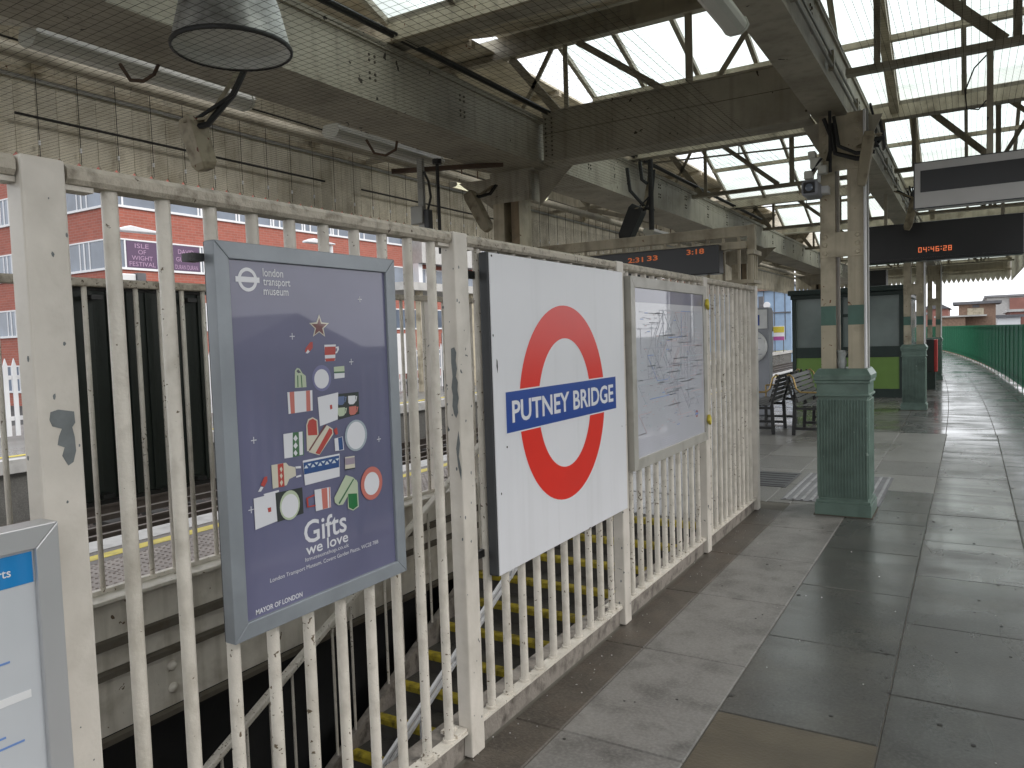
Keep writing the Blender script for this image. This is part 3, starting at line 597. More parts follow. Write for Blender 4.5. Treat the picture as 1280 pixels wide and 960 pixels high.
for i, (c, g_) in enumerate(SHAPES):
    mb = groups.setdefault(c, MB()); x = PX + .0006 + i*.00003
    if len(g_) == 1:
        (cy, cz), ry, rz = g_[0]
        mb.add([(x, cy+ry*math.cos(a*math.pi/12), cz+rz*math.sin(a*math.pi/12)) for a in range(24)], [tuple(range(24))])
    else: mb.add([(x, y, z) for y, z in g_], [tuple(range(len(g_)))])
for c, mb in groups.items(): part('printed_shape', mb, 'print_'+c, pt)
def ring(mb, x, cy, cz, ry, rz, ry2, rz2, n=48):
    b = len(mb.v)
    for a in range(n):
        t_ = 2*math.pi*a/n; mb.v.append((x, cy+ry*math.cos(t_), cz+rz*math.sin(t_))); mb.v.append((x, cy+ry2*math.cos(t_), cz+rz2*math.sin(t_)))
    for a in range(n): j = (a+1) % n; mb.f.append((b+2*a, b+2*j, b+2*j+1, b+2*a+1))
x = PX+.001; m = MB(); ring(m, x, 1.3575, 1.779, .031, .031, .022, .022, 32); m.add([(x+.0002,1.319,1.772),(x+.0002,1.396,1.772),(x+.0002,1.396,1.786),(x+.0002,1.319,1.786)],[(0,1,2,3)]); part('emblem', m, 'print_w', pt); m = MB()
for tx, og, tw, th, tb in (('london', (x,1.408,1.790), .070, .022, .01), ('transport', (x,1.408,1.760), .094, .024, .01), ('museum', (x,1.408,1.741), .086, .015, .01), ('Gifts', (x,1.508,1.042), .170, .066, .012), ('we love', (x,1.512,1.010), .170, .032, .012), ('ltmuseumshop.co.uk', (x,1.508,.990), .176, .015, .0), ('London Transport Museum, Covent Garden Piazza, WC2E 7BB', (x,1.380,.968), .436, .015, .0), ('MAYOR OF LONDON', (x,1.328,.900), .163, .014, .02)):
    m = MB(); lettering(m, tx, og, UY, UZ, tw, th, tb); part('text_line', m, 'print_w', pt)
m = MB(); m.add([(x,1.300,.868),(x,1.374,.868),(x,1.374,.880),(x,1.300,.880)],[(0,1,2,3)]); part('white_strip', m, 'print_w', pt)
m = MB()
for sy, sz in ((1.35,1.36),(1.50,1.63),(1.73,1.55),(1.78,1.74),(1.79,1.14),(1.33,1.18),(1.84,1.30)):
    for a in range(2):
        w_, h_ = ((.0012,.009),(.009,.0012))[a]; m.add([(x,sy-w_,sz-h_),(x,sy+w_,sz-h_),(x,sy+w_,sz+h_),(x,sy-w_,sz+h_)],[(0,1,2,3)])
o = part('printed_sparkles', m, 'print_w', pt); o['kind'] = 'stuff'
for z in (1.83,):
    m = MB(); m.box(-1.675,-1.635,1.215,1.25,z-.010,z+.010); part('bracket', m, 'black_steel', pt)

sg = thing('station_sign', 'white enamel sign with a red ring and blue bar reading PUTNEY BRIDGE', 'sign', (-1.66, 3.16, .665))
m = MB(); m.box(-1.650,-1.606,2.512,3.838,.662,1.946); part('tray', m, 'board_edge', sg, bevel=.006)
m = MB(); m.box(-1.606,-1.600,2.515,3.835,.665,1.943); part('enamel_panel', m, 'enamel_white', sg, bevel=.004)
m = MB(); ring(m, -1.5994, 3.133, 1.304, .434, .452, .257, .290, 72); part('ring_keyline', m, 'enamel_white', sg)
m = MB(); ring(m, -1.5990, 3.133, 1.304, .428, .446, .262, .296, 72); part('ring', m, 'enamel_red', sg)
m = MB(); m.box(-1.5988,-1.5984,2.594,3.711,1.219,1.397); part('bar_keyline', m, 'enamel_white', sg)
m = MB(); m.box(-1.5984,-1.5978,2.600,3.705,1.225,1.391); part('name_bar', m, 'enamel_blue', sg)
m = MB(); lettering(m, 'PUTNEY BRIDGE', (-1.5974,2.645,1.262), UY, UZ, 1.025, .092, .022); part('lettering', m, 'enamel_white', sg)
m = MB()
for y, z, w_, h_ in ((2.545,1.50,.005,.028),(2.523,1.62,.004,.006),(2.53,1.93,.006,.005),(2.60,1.17,.006,.005),(2.545,.99,.004,.006),(2.58,1.945,.012,.004),(3.35,.668,.01,.003),(3.78,1.12,.003,.004)):
    blob(m, -1.5995, [(y-w_,z),(y-w_*.4,z+h_),(y+w_*.6,z+h_*.7),(y+w_,z-h_*.2),(y+w_*.2,z-h_)], .0004)
part('enamel_chip', m, 'chip_black', sg)
for z in (.75, 1.86):
    m = MB(); m.box(-1.69,-1.673,2.45,2.55,z-.015,z+.015); part('bracket', m, 'black_steel', sg)

mp_ = thing('network_map', 'framed paper map of thin lines hung right of the station sign', 'map board', (-1.66, 4.65, .85))
frame(mp_, -1.60, 3.952, 5.345, .845, 1.932, .062, .055, 'frame_warm')
flat(mp_, 'backing', 'frame_warm', -1.612, 3.955, 5.342, .848, 1.929, .05)
flat(mp_, 'map_sheet', 'map_paper', -1.6095, 4.012, 5.285, .905, 1.872)
flat(mp_, 'map_header', 'map_head', -1.6088, 4.016, 5.281, 1.79, 1.868, .0005)
rn = random.Random(11)
for c_, n_ in (('line_grey',34),('line_red',9),('line_teal',10),('line_dark',12),('line_blue',3)):
    m = MB()
    for k in range(n_):
        y, z = rn.uniform(4.2,5.1), rn.uniform(1.12,1.6); a = rn.choice([0,0,180,90,45]); x = -1.6085+rn.random()*.0006
        if k < 3 and c_ in ('line_grey','line_dark'): y, z, a = rn.uniform(4.2,4.5), rn.uniform(1.25,1.5), 0
        for s_ in range(rn.randint(3,6)):
            l_ = rn.uniform(.06,.26); y2 = min(max(y+l_*math.cos(R(a)), 4.05), 5.25); z2 = min(max(z+l_*math.sin(R(a)), 1.0), 1.75)
            if abs(y2-y)+abs(z2-z) > .01: m.bar((x,y,z),(x,y2,z2),.0035,.0004,(1,0,0))
            y, z = y2, z2; a = rn.choice([0,0,180,45,-45,90,0,180])
    for k in range(n_*5):
        y, z = rn.uniform(4.08,5.15), rn.uniform(1.02,1.74); l_ = rn.uniform(.02,.06); m.box(-1.6088,-1.6083,y,y+l_,z,z+.004)
    if c_ == 'line_grey':
        for k in range(7): m.box(-1.6088,-1.6083,4.05,4.05+rn.uniform(.1,.3),.93+k*.012,.934+k*.012)
        for k in range(4): m.box(-1.6088,-1.6083,4.38,4.38+rn.uniform(.2,.4),.93+k*.012,.934+k*.012)
    part('map_lines', m, c_, mp_)
m = MB(); ring(m, -1.6082, 5.11, 1.055, .024, .024, .016, .016, 24); part('emblem', m, 'print_r', mp_)
m = MB(); m.box(-1.6082,-1.6078,5.078,5.142,1.050,1.060); part('emblem_bar', m, 'line_blue', mp_)
for z in (1.80,.985):
    m = MB(); m.prism([(-1.598,5.30,z),(-1.598,5.345,z-.035),(-1.598,5.352,z+.02),(-1.598,5.32,z+.045)], (.022,0,0)); part('yellow_tape', m, 'yellow_line', mp_, bevel=.005)
# service information board
ib = thing('service_info_board', 'silver framed notice board with a blue header at the near end of the railing', 'notice board', (-1.6, .4, .3))
frame(ib, -1.55, -.25, .812, .28, 1.272, .045, .06, 'frame_silver')
flat(ib, 'notice_sheet', 'info_paper', -1.562, -.21, .768, .32, 1.228, .02)
flat(ib, 'header', 'print_cyan', -1.5605, -.20, .764, 1.162, 1.222)
m = MB(); lettering(m, 'alerts', (-1.5595,.672,1.183), UY, UZ, .052, .017, .01); part('lettering', m, 'white_trim', ib)
m = MB()
for z, w_ in ((1.02,.14),(.99,.10),(.88,.12),(.86,.16),(.76,.05)): m.box(-1.5604,-1.5600,.60,.60+w_*.8,z,z+.004)
part('notice_text', m, 'line_blue', ib)
m = MB(); m.box(-1.565,-1.5606,-.18,.746,.94,.955); part('clip_strip', m, 'white_trim', ib)

# ================================================================== COLUMNS
def right_column(yf, label, base=True):
    t = thing('platform_column', label, 'column', (-.93, yf+.2, 0), 'cream and green columns along the platform')
    # fluted pedestal casing
    x0, x1, y0, y1 = -1.137, -.733, yf+.02, yf+.42
    m = MB(); m.box(x0-.022,x1+.022,y0-.022,y1+.022,0,.11); m.box(x0-.012,x1+.012,y0-.012,y1+.012,.11,.135); part('plinth', m, 'green_paint', t, bevel=.004)
    m = MB(); m.box(x0-.032,x1+.032,y0-.032,y1+.032,.001,.008); part('contact_seam', m, 'grime_shade', t)  # thin dark strip painting the contact shadow and dirt around the plinth
    m = MB(); m.box(x0+.008,x1-.008,y0+.008,y1-.008,.13,1.03); part('pedestal_core', m, 'green_paint', t)
    n = 17; w = (x1-x0)/n; f0 = {}
    for k in range(n):
        for key, vals in (('s', (x0+k*w+.0055, x0+(k+1)*w-.0055, y0-.004, y0+.012)), ('e', (x1-.012, x1+.004, y0+k*w+.0055, y0+(k+1)*w-.0055)), ('w', (x0-.004, x0+.012, y0+k*w+.0055, y0+(k+1)*w-.0055))):
            if key == 'w' and yf > 10: continue
            if key not in f0:
                m = MB(); m.box(*vals, .16, 1.0); f0[key] = (part('flute', m, 'green_paint', t, bevel=.004), k)
            else:
                dd = k*w; inst('flute', f0[key][0], t, (dd,0,0) if key == 's' else (0,dd,0)).modifiers.new('b','BEVEL').width = .004
    m = MB(); m.box(x0-.002,x1+.002,y0-.002,y1+.002,1.03,1.165); part('frieze', m, 'green_paint', t, bevel=.004)
    m = MB(); m.box(x0-.014,x1+.014,y0-.014,y1+.014,1.028,1.05); m.box(x0-.016,x1+.016,y0-.016,y1+.016,1.14,1.165); part('moulding', m, 'green_paint', t, bevel=.006)
    m = MB(); m.add([(x0-.022,y0-.022,1.166),(x1+.022,y0-.022,1.166),(x1+.022,y1+.022,1.166),(x0-.022,y1+.022,1.166),(x0-.024,y0-.024,1.21),(x1+.024,y0-.024,1.21),(x1+.024,y1+.024,1.21),(x0-.024,y1+.024,1.21),
        (x0+.01,y0+.01,1.265),(x1-.01,y0+.01,1.265),(x1-.01,y1-.01,1.265),(x0+.01,y1-.01,1.265)],[(0,1,5,4),(1,2,6,5),(2,3,7,6),(3,0,4,7),(4,5,9,8),(5,6,10,9),(6,7,11,10),(7,4,8,11),(8,9,10,11),(3,2,1,0)])
    part('capping', m, 'green_paint', t, bevel=.005)
    for xa, xb, s in ((-1.105,-.985,1),(-.89,-.765,-1)):
        for z0, z1, mt in ((1.265,1.635,'old_cream'),(1.635,1.80,'green_band'),(1.80,3.40,'old_cream')):
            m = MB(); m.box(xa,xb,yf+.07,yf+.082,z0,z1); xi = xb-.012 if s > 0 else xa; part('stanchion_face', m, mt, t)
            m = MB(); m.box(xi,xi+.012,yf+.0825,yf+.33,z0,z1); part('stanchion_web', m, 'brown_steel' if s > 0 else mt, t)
            m = MB(); m.box(xa,xb,yf+.3305,yf+.342,z0,z1); part('stanchion_back', m, mt, t)
    for z0, z1 in ((2.21,2.42),(2.93,3.38)):
        m = MB(); m.box(-1.107,-.763,yf+.058,yf+.0695,z0,z1); o = part('splice_plate', m, 'old_cream', t, bevel=.002)
        m = MB()
        zz = z0+.035
        while zz < z1:
            for x in (-1.065,-.81): m.rivet((x,yf+.058,zz),(0,-1,0),.021)
            zz += .07
        part('rivets', m, 'old_cream', t)
    # haunch brackets
    for s in (-1, 1):
        m = MB(); xa = -1.107 if s < 0 else -.763
        m.prism([(xa,yf+.12,3.36),(xa+s*.14,yf+.12,3.36),(xa+s*.13,yf+.12,3.33),(xa+s*.04,yf+.12,3.16),(xa,yf+.12,3.10)], (0,.014,0)); part('bracket', m, 'steel_paint', t)
    m = MB(); m.tube([(-.752,yf+.05,1.27),(-.752,yf+.05,3.4)], .012, 8); part('conduit', m, 'white_trim', t, smooth=True)
    m = MB(); m.tube([(-.735,yf+.09,1.27),(-.735,yf+.09,3.4)], .009, 8); part('conduit', m, 'conduit_grey', t, smooth=True)
    return t
CY = [6.95, 16.4, 25.85]
right_column(CY[0], 'nearest green fluted pedestal column with cream uprights')
right_column(CY[1], 'green based column in front of the green waiting kiosk')
right_column(CY[2], 'farthest green based column beside the black and red cabinet')
def left_column(yf, label):
    t = thing('stairwell_column', label, 'column', (-4.1, yf+.2, 0), 'cream columns on the track side')
    for xa, xb in ((-4.35,-4.22),(-4.13,-4.04)):
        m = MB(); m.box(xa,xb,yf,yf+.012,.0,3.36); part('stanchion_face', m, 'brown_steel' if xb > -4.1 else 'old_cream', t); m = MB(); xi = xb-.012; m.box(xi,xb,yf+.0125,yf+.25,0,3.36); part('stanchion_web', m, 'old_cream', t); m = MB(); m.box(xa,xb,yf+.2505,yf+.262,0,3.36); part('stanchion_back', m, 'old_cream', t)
    m = MB(); m.box(-4.22,-4.13,yf+.17,yf+.185,0,3.36); part('web', m, 'grime_shade', t)
    m = MB(); m.box(-4.37,-3.90,yf-.013,yf-.001,3.04,3.34); m.box(-3.8985,-3.888,yf-.0,yf+.27,3.04,3.34)
    for x in (-4.3,-4.22,-4.05,-3.95):
        for z in (3.06,3.12,3.18,3.24,3.30): m.rivet((x,yf-.013,z),(0,-1,0),.014)
    part('head_plate', m, 'steel_paint', t)
    m = MB(); m.prism([(-4.37,yf+.1,3.34),(-4.85,yf+.1,3.34),(-4.8,yf+.1,3.30),(-4.37,yf+.1,2.98)], (0,.014,0)); m.prism([(-3.84,yf+.1,3.34),(-3.45,yf+.1,3.34),(-3.5,yf+.1,3.30),(-3.84,yf+.1,2.98)], (0,.014,0)); part('bracket', m, 'steel_paint', t)
    m = MB(); m.box(-4.37,-3.83,yf-.02,yf+.39,3.341,3.358); part('cap_plate', m, 'steel_paint', t)
    return t
left_column(CY[0], 'cream built-up column rising beyond the railing near the stair head')
left_column(CY[1], 'cream and rust column behind the round white help point')
left_column(CY[2], 'farthest cream column beside the track')

# ================================================================== ROOF STEEL
def isect_y(xc, y0, y1, z0, z1, w, lab, nm='plate_girder', twin=True, grp='plate girders running along the platform'):
    t = thing(nm, lab, 'girder', (xc, (y0+y1)/2, z0), grp)
    m = MB(); m.box(xc-w/2,xc+w/2,y0,y1,z0,z0+.02); part('bottom_flange', m, 'girder_paint', t)
    m = MB(); m.box(xc-w/2,xc+w/2,y0,y1,z1-.02,z1); part('top_flange', m, 'girder_paint', t)
    for s in ((-1,1) if twin else (0,)):
        xw = xc+s*(w/2-.03); m = MB(); m.box(xw-.008,xw+.008,y0,y1,z0+.02,z1-.02)
        e = 1 if s >= 0 else -1
        m.box(min(xw+e*.008,xw+e*.026),max(xw+e*.008,xw+e*.026),y0,y1,z0+.0205,z0+.045); m.box(min(xw+e*.008,xw+e*.026),max(xw+e*.008,xw+e*.026),y0,y1,z1-.045,z1-.0205)
        part('web_plate', m, 'girder_paint', t)
        r_ = MB(); yy = y0+1.0
        while yy < y1-.5:
            for z in (z0+.17, z0+.21, z1-.17, z1-.13):
                for q in (0,.06): r_.rivet((xw+e*.0085,yy+q,z),(e,0,0),.012)
            yy += 1.15
        part('rivets', r_, 'grime_shade', t)
    return t
TY = [2.33+4.72*k for k in range(7)]       # truss and ridge lines: 2.33, 7.05, 11.77 ...
GZ0, GZ1 = 3.36, 3.83
spans = [(-7,7.05),(7.052,16.5),(16.502,25.95),(25.952,33)]
for k, (a, b_) in enumerate(spans):
    isect_y(-4.01, a, b_, GZ0, GZ1, .58, ['netted box girder over the stairwell above the poster', 'plate girder beyond the stair head column, behind the black speaker', 'track side girder above the green kiosk', 'farthest track side girder'][k])
    isect_y(-1.03, a, b_, GZ0+.06, GZ1+.05, .27, ['girder overhead carrying the angular tube light', 'walkway side girder behind the nearest green column', 'walkway side girder over the far kiosk', 'farthest walkway side girder'][k])
for k, y in enumerate((7.05,)):
    t = thing('cross_girder', ['deep dark cross girder spanning from the stair column to the nearest green column', 'cross girder over the kiosk front', 'farthest cross girder past the green kiosk'][k], 'girder', (-2.4, y, GZ0), 'girders spanning across the roof')
    x0, x1 = -3.715, -1.163
    m = MB(); m.box(x0,x1,y-.115,y-.10,GZ0+.04,GZ1+.03); part('web_plate', m, 'girder_paint', t)
    m = MB(); m.box(x0,x1,y-.14,y+.14,GZ0+.015,GZ0+.0395); part('bottom_flange', m, 'girder_paint', t)
    m = MB(); m.box(x0,x1,y-.14,y+.14,GZ1+.0305,GZ1+.05); part('top_flange', m, 'girder_paint', t)
    m = MB(); m.box(x0,x1,y-.117,y-.1155,GZ0+.30,GZ0+.305)
    for z in range(9):
        for x in (x0+.03, x0+.10, x1-.03): m.rivet((x,y-.1155,GZ0+.09+z*.045),(0,-1,0),.011)
    part('rivets', m, 'grime_shade', t)
# lattice trusses
def angle(m, a, b_, w=.055):   # L section laid in the plane of the truss
    m.bar(a, b_, w, .010, (0,1,0)); a2 = (a[0], a[1]+w/2, a[2]); b2 = (b_[0], b_[1]+w/2, b_[2]); m.bar(a2, b2, .010, w, (0,1,0))
tlab = ['lattice roof truss directly over the near end of the railing', 'lattice roof truss standing on the dark cross girder', 'roof truss above the dot matrix indicator', 'roof truss over the second green based column', 'roof truss over the kiosk roof', 'roof truss over the farthest green based column', 'last roof truss before the canopy end']
trusses = []
for k, y in enumerate(TY):
    t = thing('lattice_truss', tlab[k], 'truss', (-1.4, y, 3.7), 'lattice trusses across the canopy')
    m = MB(); m.box(-6.15,1.24,y-.05,y+.05,4.54,4.60); m.box(-6.15,1.24,y-.006,y+.006,4.601,4.775); part('top_chord', m, 'steel_paint', t)
    m = MB(); m.box(-.894,1.24,y-.05,y+.05,3.70,3.75); part('bottom_chord', m, 'steel_paint', t)
    if k != 1:
        m = MB(); m.box(-3.71,-1.17,y-.05,y+.05,3.70,3.75); part('bottom_chord', m, 'steel_paint', t)
    zb = 3.86 if k == 1 else 3.75
    M_ = [((-4.13,4.54),(-3.57,zb),.085),((-3.65,4.54),(-4.10,zb),.045),((-3.5,4.54),(-3.5,zb),.05),((-3.36,4.54),(-2.42,zb),.065),((-2.23,4.54),(-2.23,zb),.07),((-1.50,4.54),(-2.0,zb),.05),((-1.28,4.54),(-1.28,zb),.06),
          ((-.55,4.54),(.22,3.75),.085),((-.66,4.54),(-.66,3.75),.05),((.30,4.54),(.30,3.75),.06),((.30,4.54),(1.15,3.75),.06),((.36,3.75),(.62,4.2),.05)]
    for a, b_, w in M_:
        m = MB(); angle(m, (a[0],y,a[1]), (b_[0],y,b_[1]), w); part('brace', m, 'steel_paint', t)
    # cantilever bracket on the track side
    m = MB(); m.box(-6.15,-4.31,y-.035,y+.035,3.74,3.79); part('cantilever_arm', m, 'steel_paint', t)
    for a, b_, w in (((-4.32,3.40),(-5.5,3.74),.07),((-5.1,4.54),(-5.5,3.79),.06),((-5.5,3.79),(-6.1,4.5),.06),((-4.33,3.9),(-4.9,4.54),.07)):
        m = MB(); angle(m, (a[0],y,a[1]), (b_[0],y,b_[1]), w); part('strut', m, 'steel_paint', t)
# ridge and furrow roof
def gutter(y, lab):
    t = thing('roof_gutter', lab, 'gutter', (-1.5, y, 3.85), 'gutters between the roof slopes')
    m = MB(); m.prism([(-4.3,y-.11,3.86),(-4.3,y+.11,3.86),(-4.3,y+.17,4.0),(-4.3,y+.15,4.0),(-4.3,y+.095,3.875),(-4.3,y-.095,3.875),(-4.3,y-.15,4.0),(-4.3,y-.17,4.0)], (5.56,0,0)); part('trough', m, 'steel_paint', t)
    m = MB(); m.box(-4.3,1.26,y-.16,y-.115,3.835,3.96); part('face_board', m, 'old_cream', t)
    return t
rn = random.Random(5)
for k in range(-1, 7):
    yr = 2.33+4.72*k; ya = yr+.06; yb = yr+2.36-.15; za, zb_ = 4.78, 3.99
    gutter(yr+2.36, 'roof gutter %s' % ('behind the viewer' if k < 0 else ['over the poster end of the railing','crossing behind the dark cross girder','beyond the dot matrix indicator','over the kiosk front','over the kiosk rear','past the farthest column','at the far end of the canopy'][k]))
    t = thing('glazed_roof_slope', '%s band of wired glass roof panes' % (ORD[k+1] if k >= 0 else 'overhead, behind the viewer,'), 'glass roof', (-1.5, yr+1.2, 4), 'glazed roof slopes')
    sl_ = (zb_-za)/(yb-ya)
    xs_ = [-3.72+.61*i for i in range(9)]; pane0 = None; bar_ = None
    for i, x in enumerate(xs_):
        if bar_ is None:
            m = MB(); m.bar((x,ya,za-.01),(x,yb,zb_-.01),.045,.05); bar_ = part('glazing_bar', m, 'steel_paint', t)
        else: inst('glazing_bar', bar_, t, (i*.61,0,0))
        if i < 8:
            for s in range(2):
                if pane0 is None or s == 0 and pane0[0] is None or s == 1 and pane0[1] is None:
                    pane0 = pane0 or [None, None]
                    yy0 = ya+s*(yb-ya)/2; yy1 = yy0+(yb-ya)/2; zz0 = za+sl_*(yy0-ya)+.018+s*.0; zz1 = za+sl_*(yy1-ya)+.018
                    m = MB(); m.bar((x+.305,yy0+.004,zz0),(x+.305,yy1-.004,zz1),.56,.006); pane0[s] = part('pane', m, 'roof_glass', t)
                else: inst('pane', pane0[s], t, (i*.61,0,0))
    m = MB(); ym = yr+1.15; zm = za+sl_*(ym-ya)
    m.box(-3.72,1.24,ym-.035,ym+.035,zm-.09,zm-.037); part('purlin', m, 'old_cream', t)
    m = MB(); m.prism([(-4.3,yr-.13,4.775),(-4.3,yr,4.80),(-4.3,yr+.13,4.775),(-4.3,yr+.13,4.80),(-4.3,yr,4.86),(-4.3,yr-.13,4.80)], (5.56,0,0)); part('ridge_cap', m, 'steel_paint', t)
    m = MB(); m.bar((-.70,ya,za-.075),(-.70,yb,zb_-.075),.09,.07); part('edge_trim', m, 'old_cream', t)
    # boarded slope rising to the next ridge
    t = thing('boarded_roof_slope', '%s slope of dark boards between the gutters and glass' % (ORD[k+1] if k >= 0 else 'overhead, behind the viewer,'), 'roof boards', (-1.5, yr+3.5, 4), 'boarded roof slopes')
    y0_, y1_ = yr+2.36+.15, yr+4.72-.06
    for i in range(11):
        f = i/11; f2 = (i+1)/11; m = MB(); m.prism([(-4.3,y0_+(y1_-y0_)*f+.003,3.99+.79*f),(-4.3,y0_+(y1_-y0_)*f2-.003,3.99+.79*f2),(-4.3,y0_+(y1_-y0_)*f2-.003,4.015+.79*f2),(-4.3,y0_+(y1_-y0_)*f+.003,4.015+.79*f)], (5.56,0,0)); part('board', m, 'old_cream', t)
# track side roof, boarded
t = thing('boarded_soffit', 'cream boarded ceiling above the track side platform', 'ceiling', (-5.2, 13, 4.6))
for i in range(12):
    x0 = -6.22+i*.158; m = MB(); m.box(x0+.002,x0+.156,-6,33.2,4.62+.0*i,4.645); part('board', m, 'timber_cream', t)
for k in range(18):
    y = -1+k*1.9; m = MB(); m.box(-6.2,-4.3,y-.03,y+.03,4.55,4.619); part('rafter', m, 'old_cream', t)
# valance boards, track side
vl = thing('timber_valance', 'cream valance of pointed vertical boards over the track side edge', 'valance', (-6.22, 15, 3.2))
b0 = None
for k in range(206):
    y = .1+k*.16
    if b0 is None:
        m = MB(); m.prism([(-6.24,y+.003,3.73),(-6.24,y+.003,3.16),(-6.24,y+.08,3.06),(-6.24,y+.157,3.16),(-6.24,y+.157,3.73)], (.022,0,0)); b0 = part('board', m, 'timber_cream', vl)
    else: inst('board', b0, vl, (0, k*.16, 0))
m = MB(); m.box(-6.27,-6.17,-.2,33.2,3.735,3.79); part('rail', m, 'old_cream', vl, bevel=.01)
m = MB(); m.tube([(-6.19,-.2,3.72),(-6.19,33.2,3.72)], .016, 6); part('rail', m, 'conduit_grey', vl)
b1 = None
for k in range(206):
    y = .1+k*.16
    if b1 is None:
        m = MB(); m.box(-6.24,-6.218,y+.002,y+.158,3.79,4.62); b1 = part('upper_board', m, 'timber_cream', vl)
    else: inst('upper_board', b1, vl, (0, k*.16, 0))
# canopy edge valances, platform side and far end (too far off to tell the boards apart)
m = MB()
for k in range(235):
    y = -4+k*.158; m.prism([(1.25,y+.003,4.7),(1.25,y+.003,3.24),(1.25,y+.078,3.15),(1.25,y+.154,3.24),(1.25,y+.154,4.7)], (.022,0,0))
t = thing('edge_valance', 'cream valance along the open right-hand edge of the canopy', 'valance', (1.26, 14, 3.2)); o = part('boards', m, 'timber_cream', t); o['kind'] = 'stuff'
m = MB(); 
for k in range(48):
    x = -6.2+k*.155; m.prism([(x+.003,33.2,4.7),(x+.003,33.2,3.30),(x+.077,33.2,3.16),(x+.152,33.2,3.30),(x+.152,33.2,4.7)], (0,.022,0))
m.box(-6.2,1.25,33.225,33.24,3.34,4.7)
t = thing('end_valance', 'zigzag edged valance closing the far end of the canopy', 'valance', (-2.4, 33.2, 3.2)); o = part('boards', m, 'timber_cream', t); o['kind'] = 'stuff'
m = MB(); m.box(-4.3,1.25,33.12,33.195,3.55,3.62); part('rail', m, 'old_cream', t)
# net dropper wires with turnbuckles in front of the valance
for k in range(60):
    y = 2.0+k*.32
    if k >= 45: break
    t = thing('net_wire', 'thin vertical wire with small turnbuckle hanging before the cream valance boards', 'wire', (-6.16, y, 3.2), 'vertical wires in front of the track side valance')
    m = MB(); m.tube([(-6.16,y,3.13),(-6.16,y,3.95)], .0032, 4); part('wire_strand', m, 'net_thread', t)
    m = MB(); m.tube([(-6.16,y,3.22),(-6.16,y,3.255)], .010, 6); part('turnbuckle', m, 'white_trim', t)
m = MB(); m.tube([(-6.13,3.1,3.42),(-6.13,6.3,3.42)], .011, 6); tag(part('black_rod', m, 'cable_black'), 'straight black rod across the valance left of the big lamp bracket', 'rod')
m = MB(); m.tube([(-6.13,6.9,3.42),(-6.13,10.3,3.42)], .011, 6); tag(part('black_rod', m, 'cable_black'), 'straight black rod across the valance beyond the grey pole', 'rod')
# bird netting
m = MB(); z = 3.03
def netting(m, x0, x1, y0, y1, zf, st=.05, w=.0015):
    x = x0
    while x <= x1:
        yy = y0
        while yy < y1-.01:
            y2 = min(yy+.9, y1); m.add([(x-w,yy,zf(x,yy)),(x+w,yy,zf(x,yy)),(x+w,y2,zf(x,y2)),(x-w,y2,zf(x,y2))],[(0,1,2,3)]); yy = y2
        x += st
    y = y0
    while y <= y1:
        xx = x0
        while xx < x1-.01:
            x2 = min(xx+.7, x1); m.add([(xx,y-w,zf(xx,y)),(x2,y-w,zf(x2,y)),(x2,y+w,zf(x2,y)),(xx,y+w,zf(xx,y))],[(0,1,2,3)]); xx = x2
        y += st
sag = lambda x, y: 3.06 - .03*math.sin(x*1.1+.5)*math.sin(y*.9)
netting(m, -6.14, -1.35, 1.4, 6.85, sag)
netting(m, -6.14, -4.5, 6.9, 13, sag, .06)
tag(part('bird_netting', m, 'net_thread'), 'fine black bird netting stretched under the roof over the stairwell', 'netting', kind='stuff')
m = MB(); sag2 = lambda x, y: 3.66 - .04*math.sin(x*2.2+.5)*math.sin(y*1.3)
netting(m, -.70, 1.22, 4.5, 15, sag2, .05, .0013); netting(m, -3.68, -1.2, 7.2, 15, sag2, .05, .0013)
tag(part('bird_netting', m, 'net_thread'), 'fine bird netting under the glass roof over the walkway', 'netting', kind='stuff')

# ================================================================== THINGS HANGING FROM THE ROOF
t = thing('bell_lamp', 'large grey metal bell shaped lampshade hanging under the netted box girder', 'lamp', (-3.14, 2.63, 3.08))
c_ = (-3.14, 2.63, 3.08)
m = MB(); m.lathe(c_, [(.283,0),(.283,.012),(.262,.10),(.238,.20),(.205,.30),(.15,.40),(.08,.47),(.05,.50),(.05,.56)], 40); part('shade', m, 'lamp_metal', t, smooth=True)
m = MB(); m.lathe(c_, [(.278,.004),(.265,.055),(.18,.075),(.001,.080)], 40); part('shade_inner', m, 'lamp_inner', t, smooth=True)
m = MB(); m.lathe(c_, [(.278,-.008),(.288,-.006),(.292,.004),(.288,.014),(.278,.016)], 40); part('rim', m, 'cable_black', t, smooth=True)
m = MB(); m.tube([(c_[0],c_[1],3.62),(c_[0],c_[1],3.88),(-3.7,2.62,3.92)], .018, 8); part('stem', m, 'conduit_grey', t)
def tube_lamp(x, y, z, L_, lab, lit=False, sc=1.):
    t = thing('tube_light', lab, 'light', (x, y, z), 'long fluorescent lights under the canopy')
    m = MB()
    pr_ = [(-.075,0),(-.095,.035),(-.075,.09),(.075,.09),(.095,.035),(.075,0),(.04,-.022),(-.04,-.022)]
    pr_ = [(a*sc, b_*sc) for a, b_ in pr_]
    m.prism([(x+a,y,z+b_) for a, b_ in pr_], (0,L_,0)); part('body', m, 'tube_lit' if lit else 'tube_plastic', t, bevel=.008)
    for yy in (y-.02, y+L_):
        m = MB(); m.prism([(x+a*1.08,yy,z+b_*1.05) for a, b_ in pr_], (0,.02,0)); part('end_cap', m, 'tube_plastic', t)
    for yy in (y+.25*L_, y+.75*L_):
        m = MB(); m.box(x-.1*sc,x+.1*sc,yy-.012,yy+.012,z+.0905*sc,z+.10*sc); m.tube([(x,yy,z+.085*sc),(x,yy,z+.35)], .008, 6); part('hanger', m, 'rust', t)
    return t
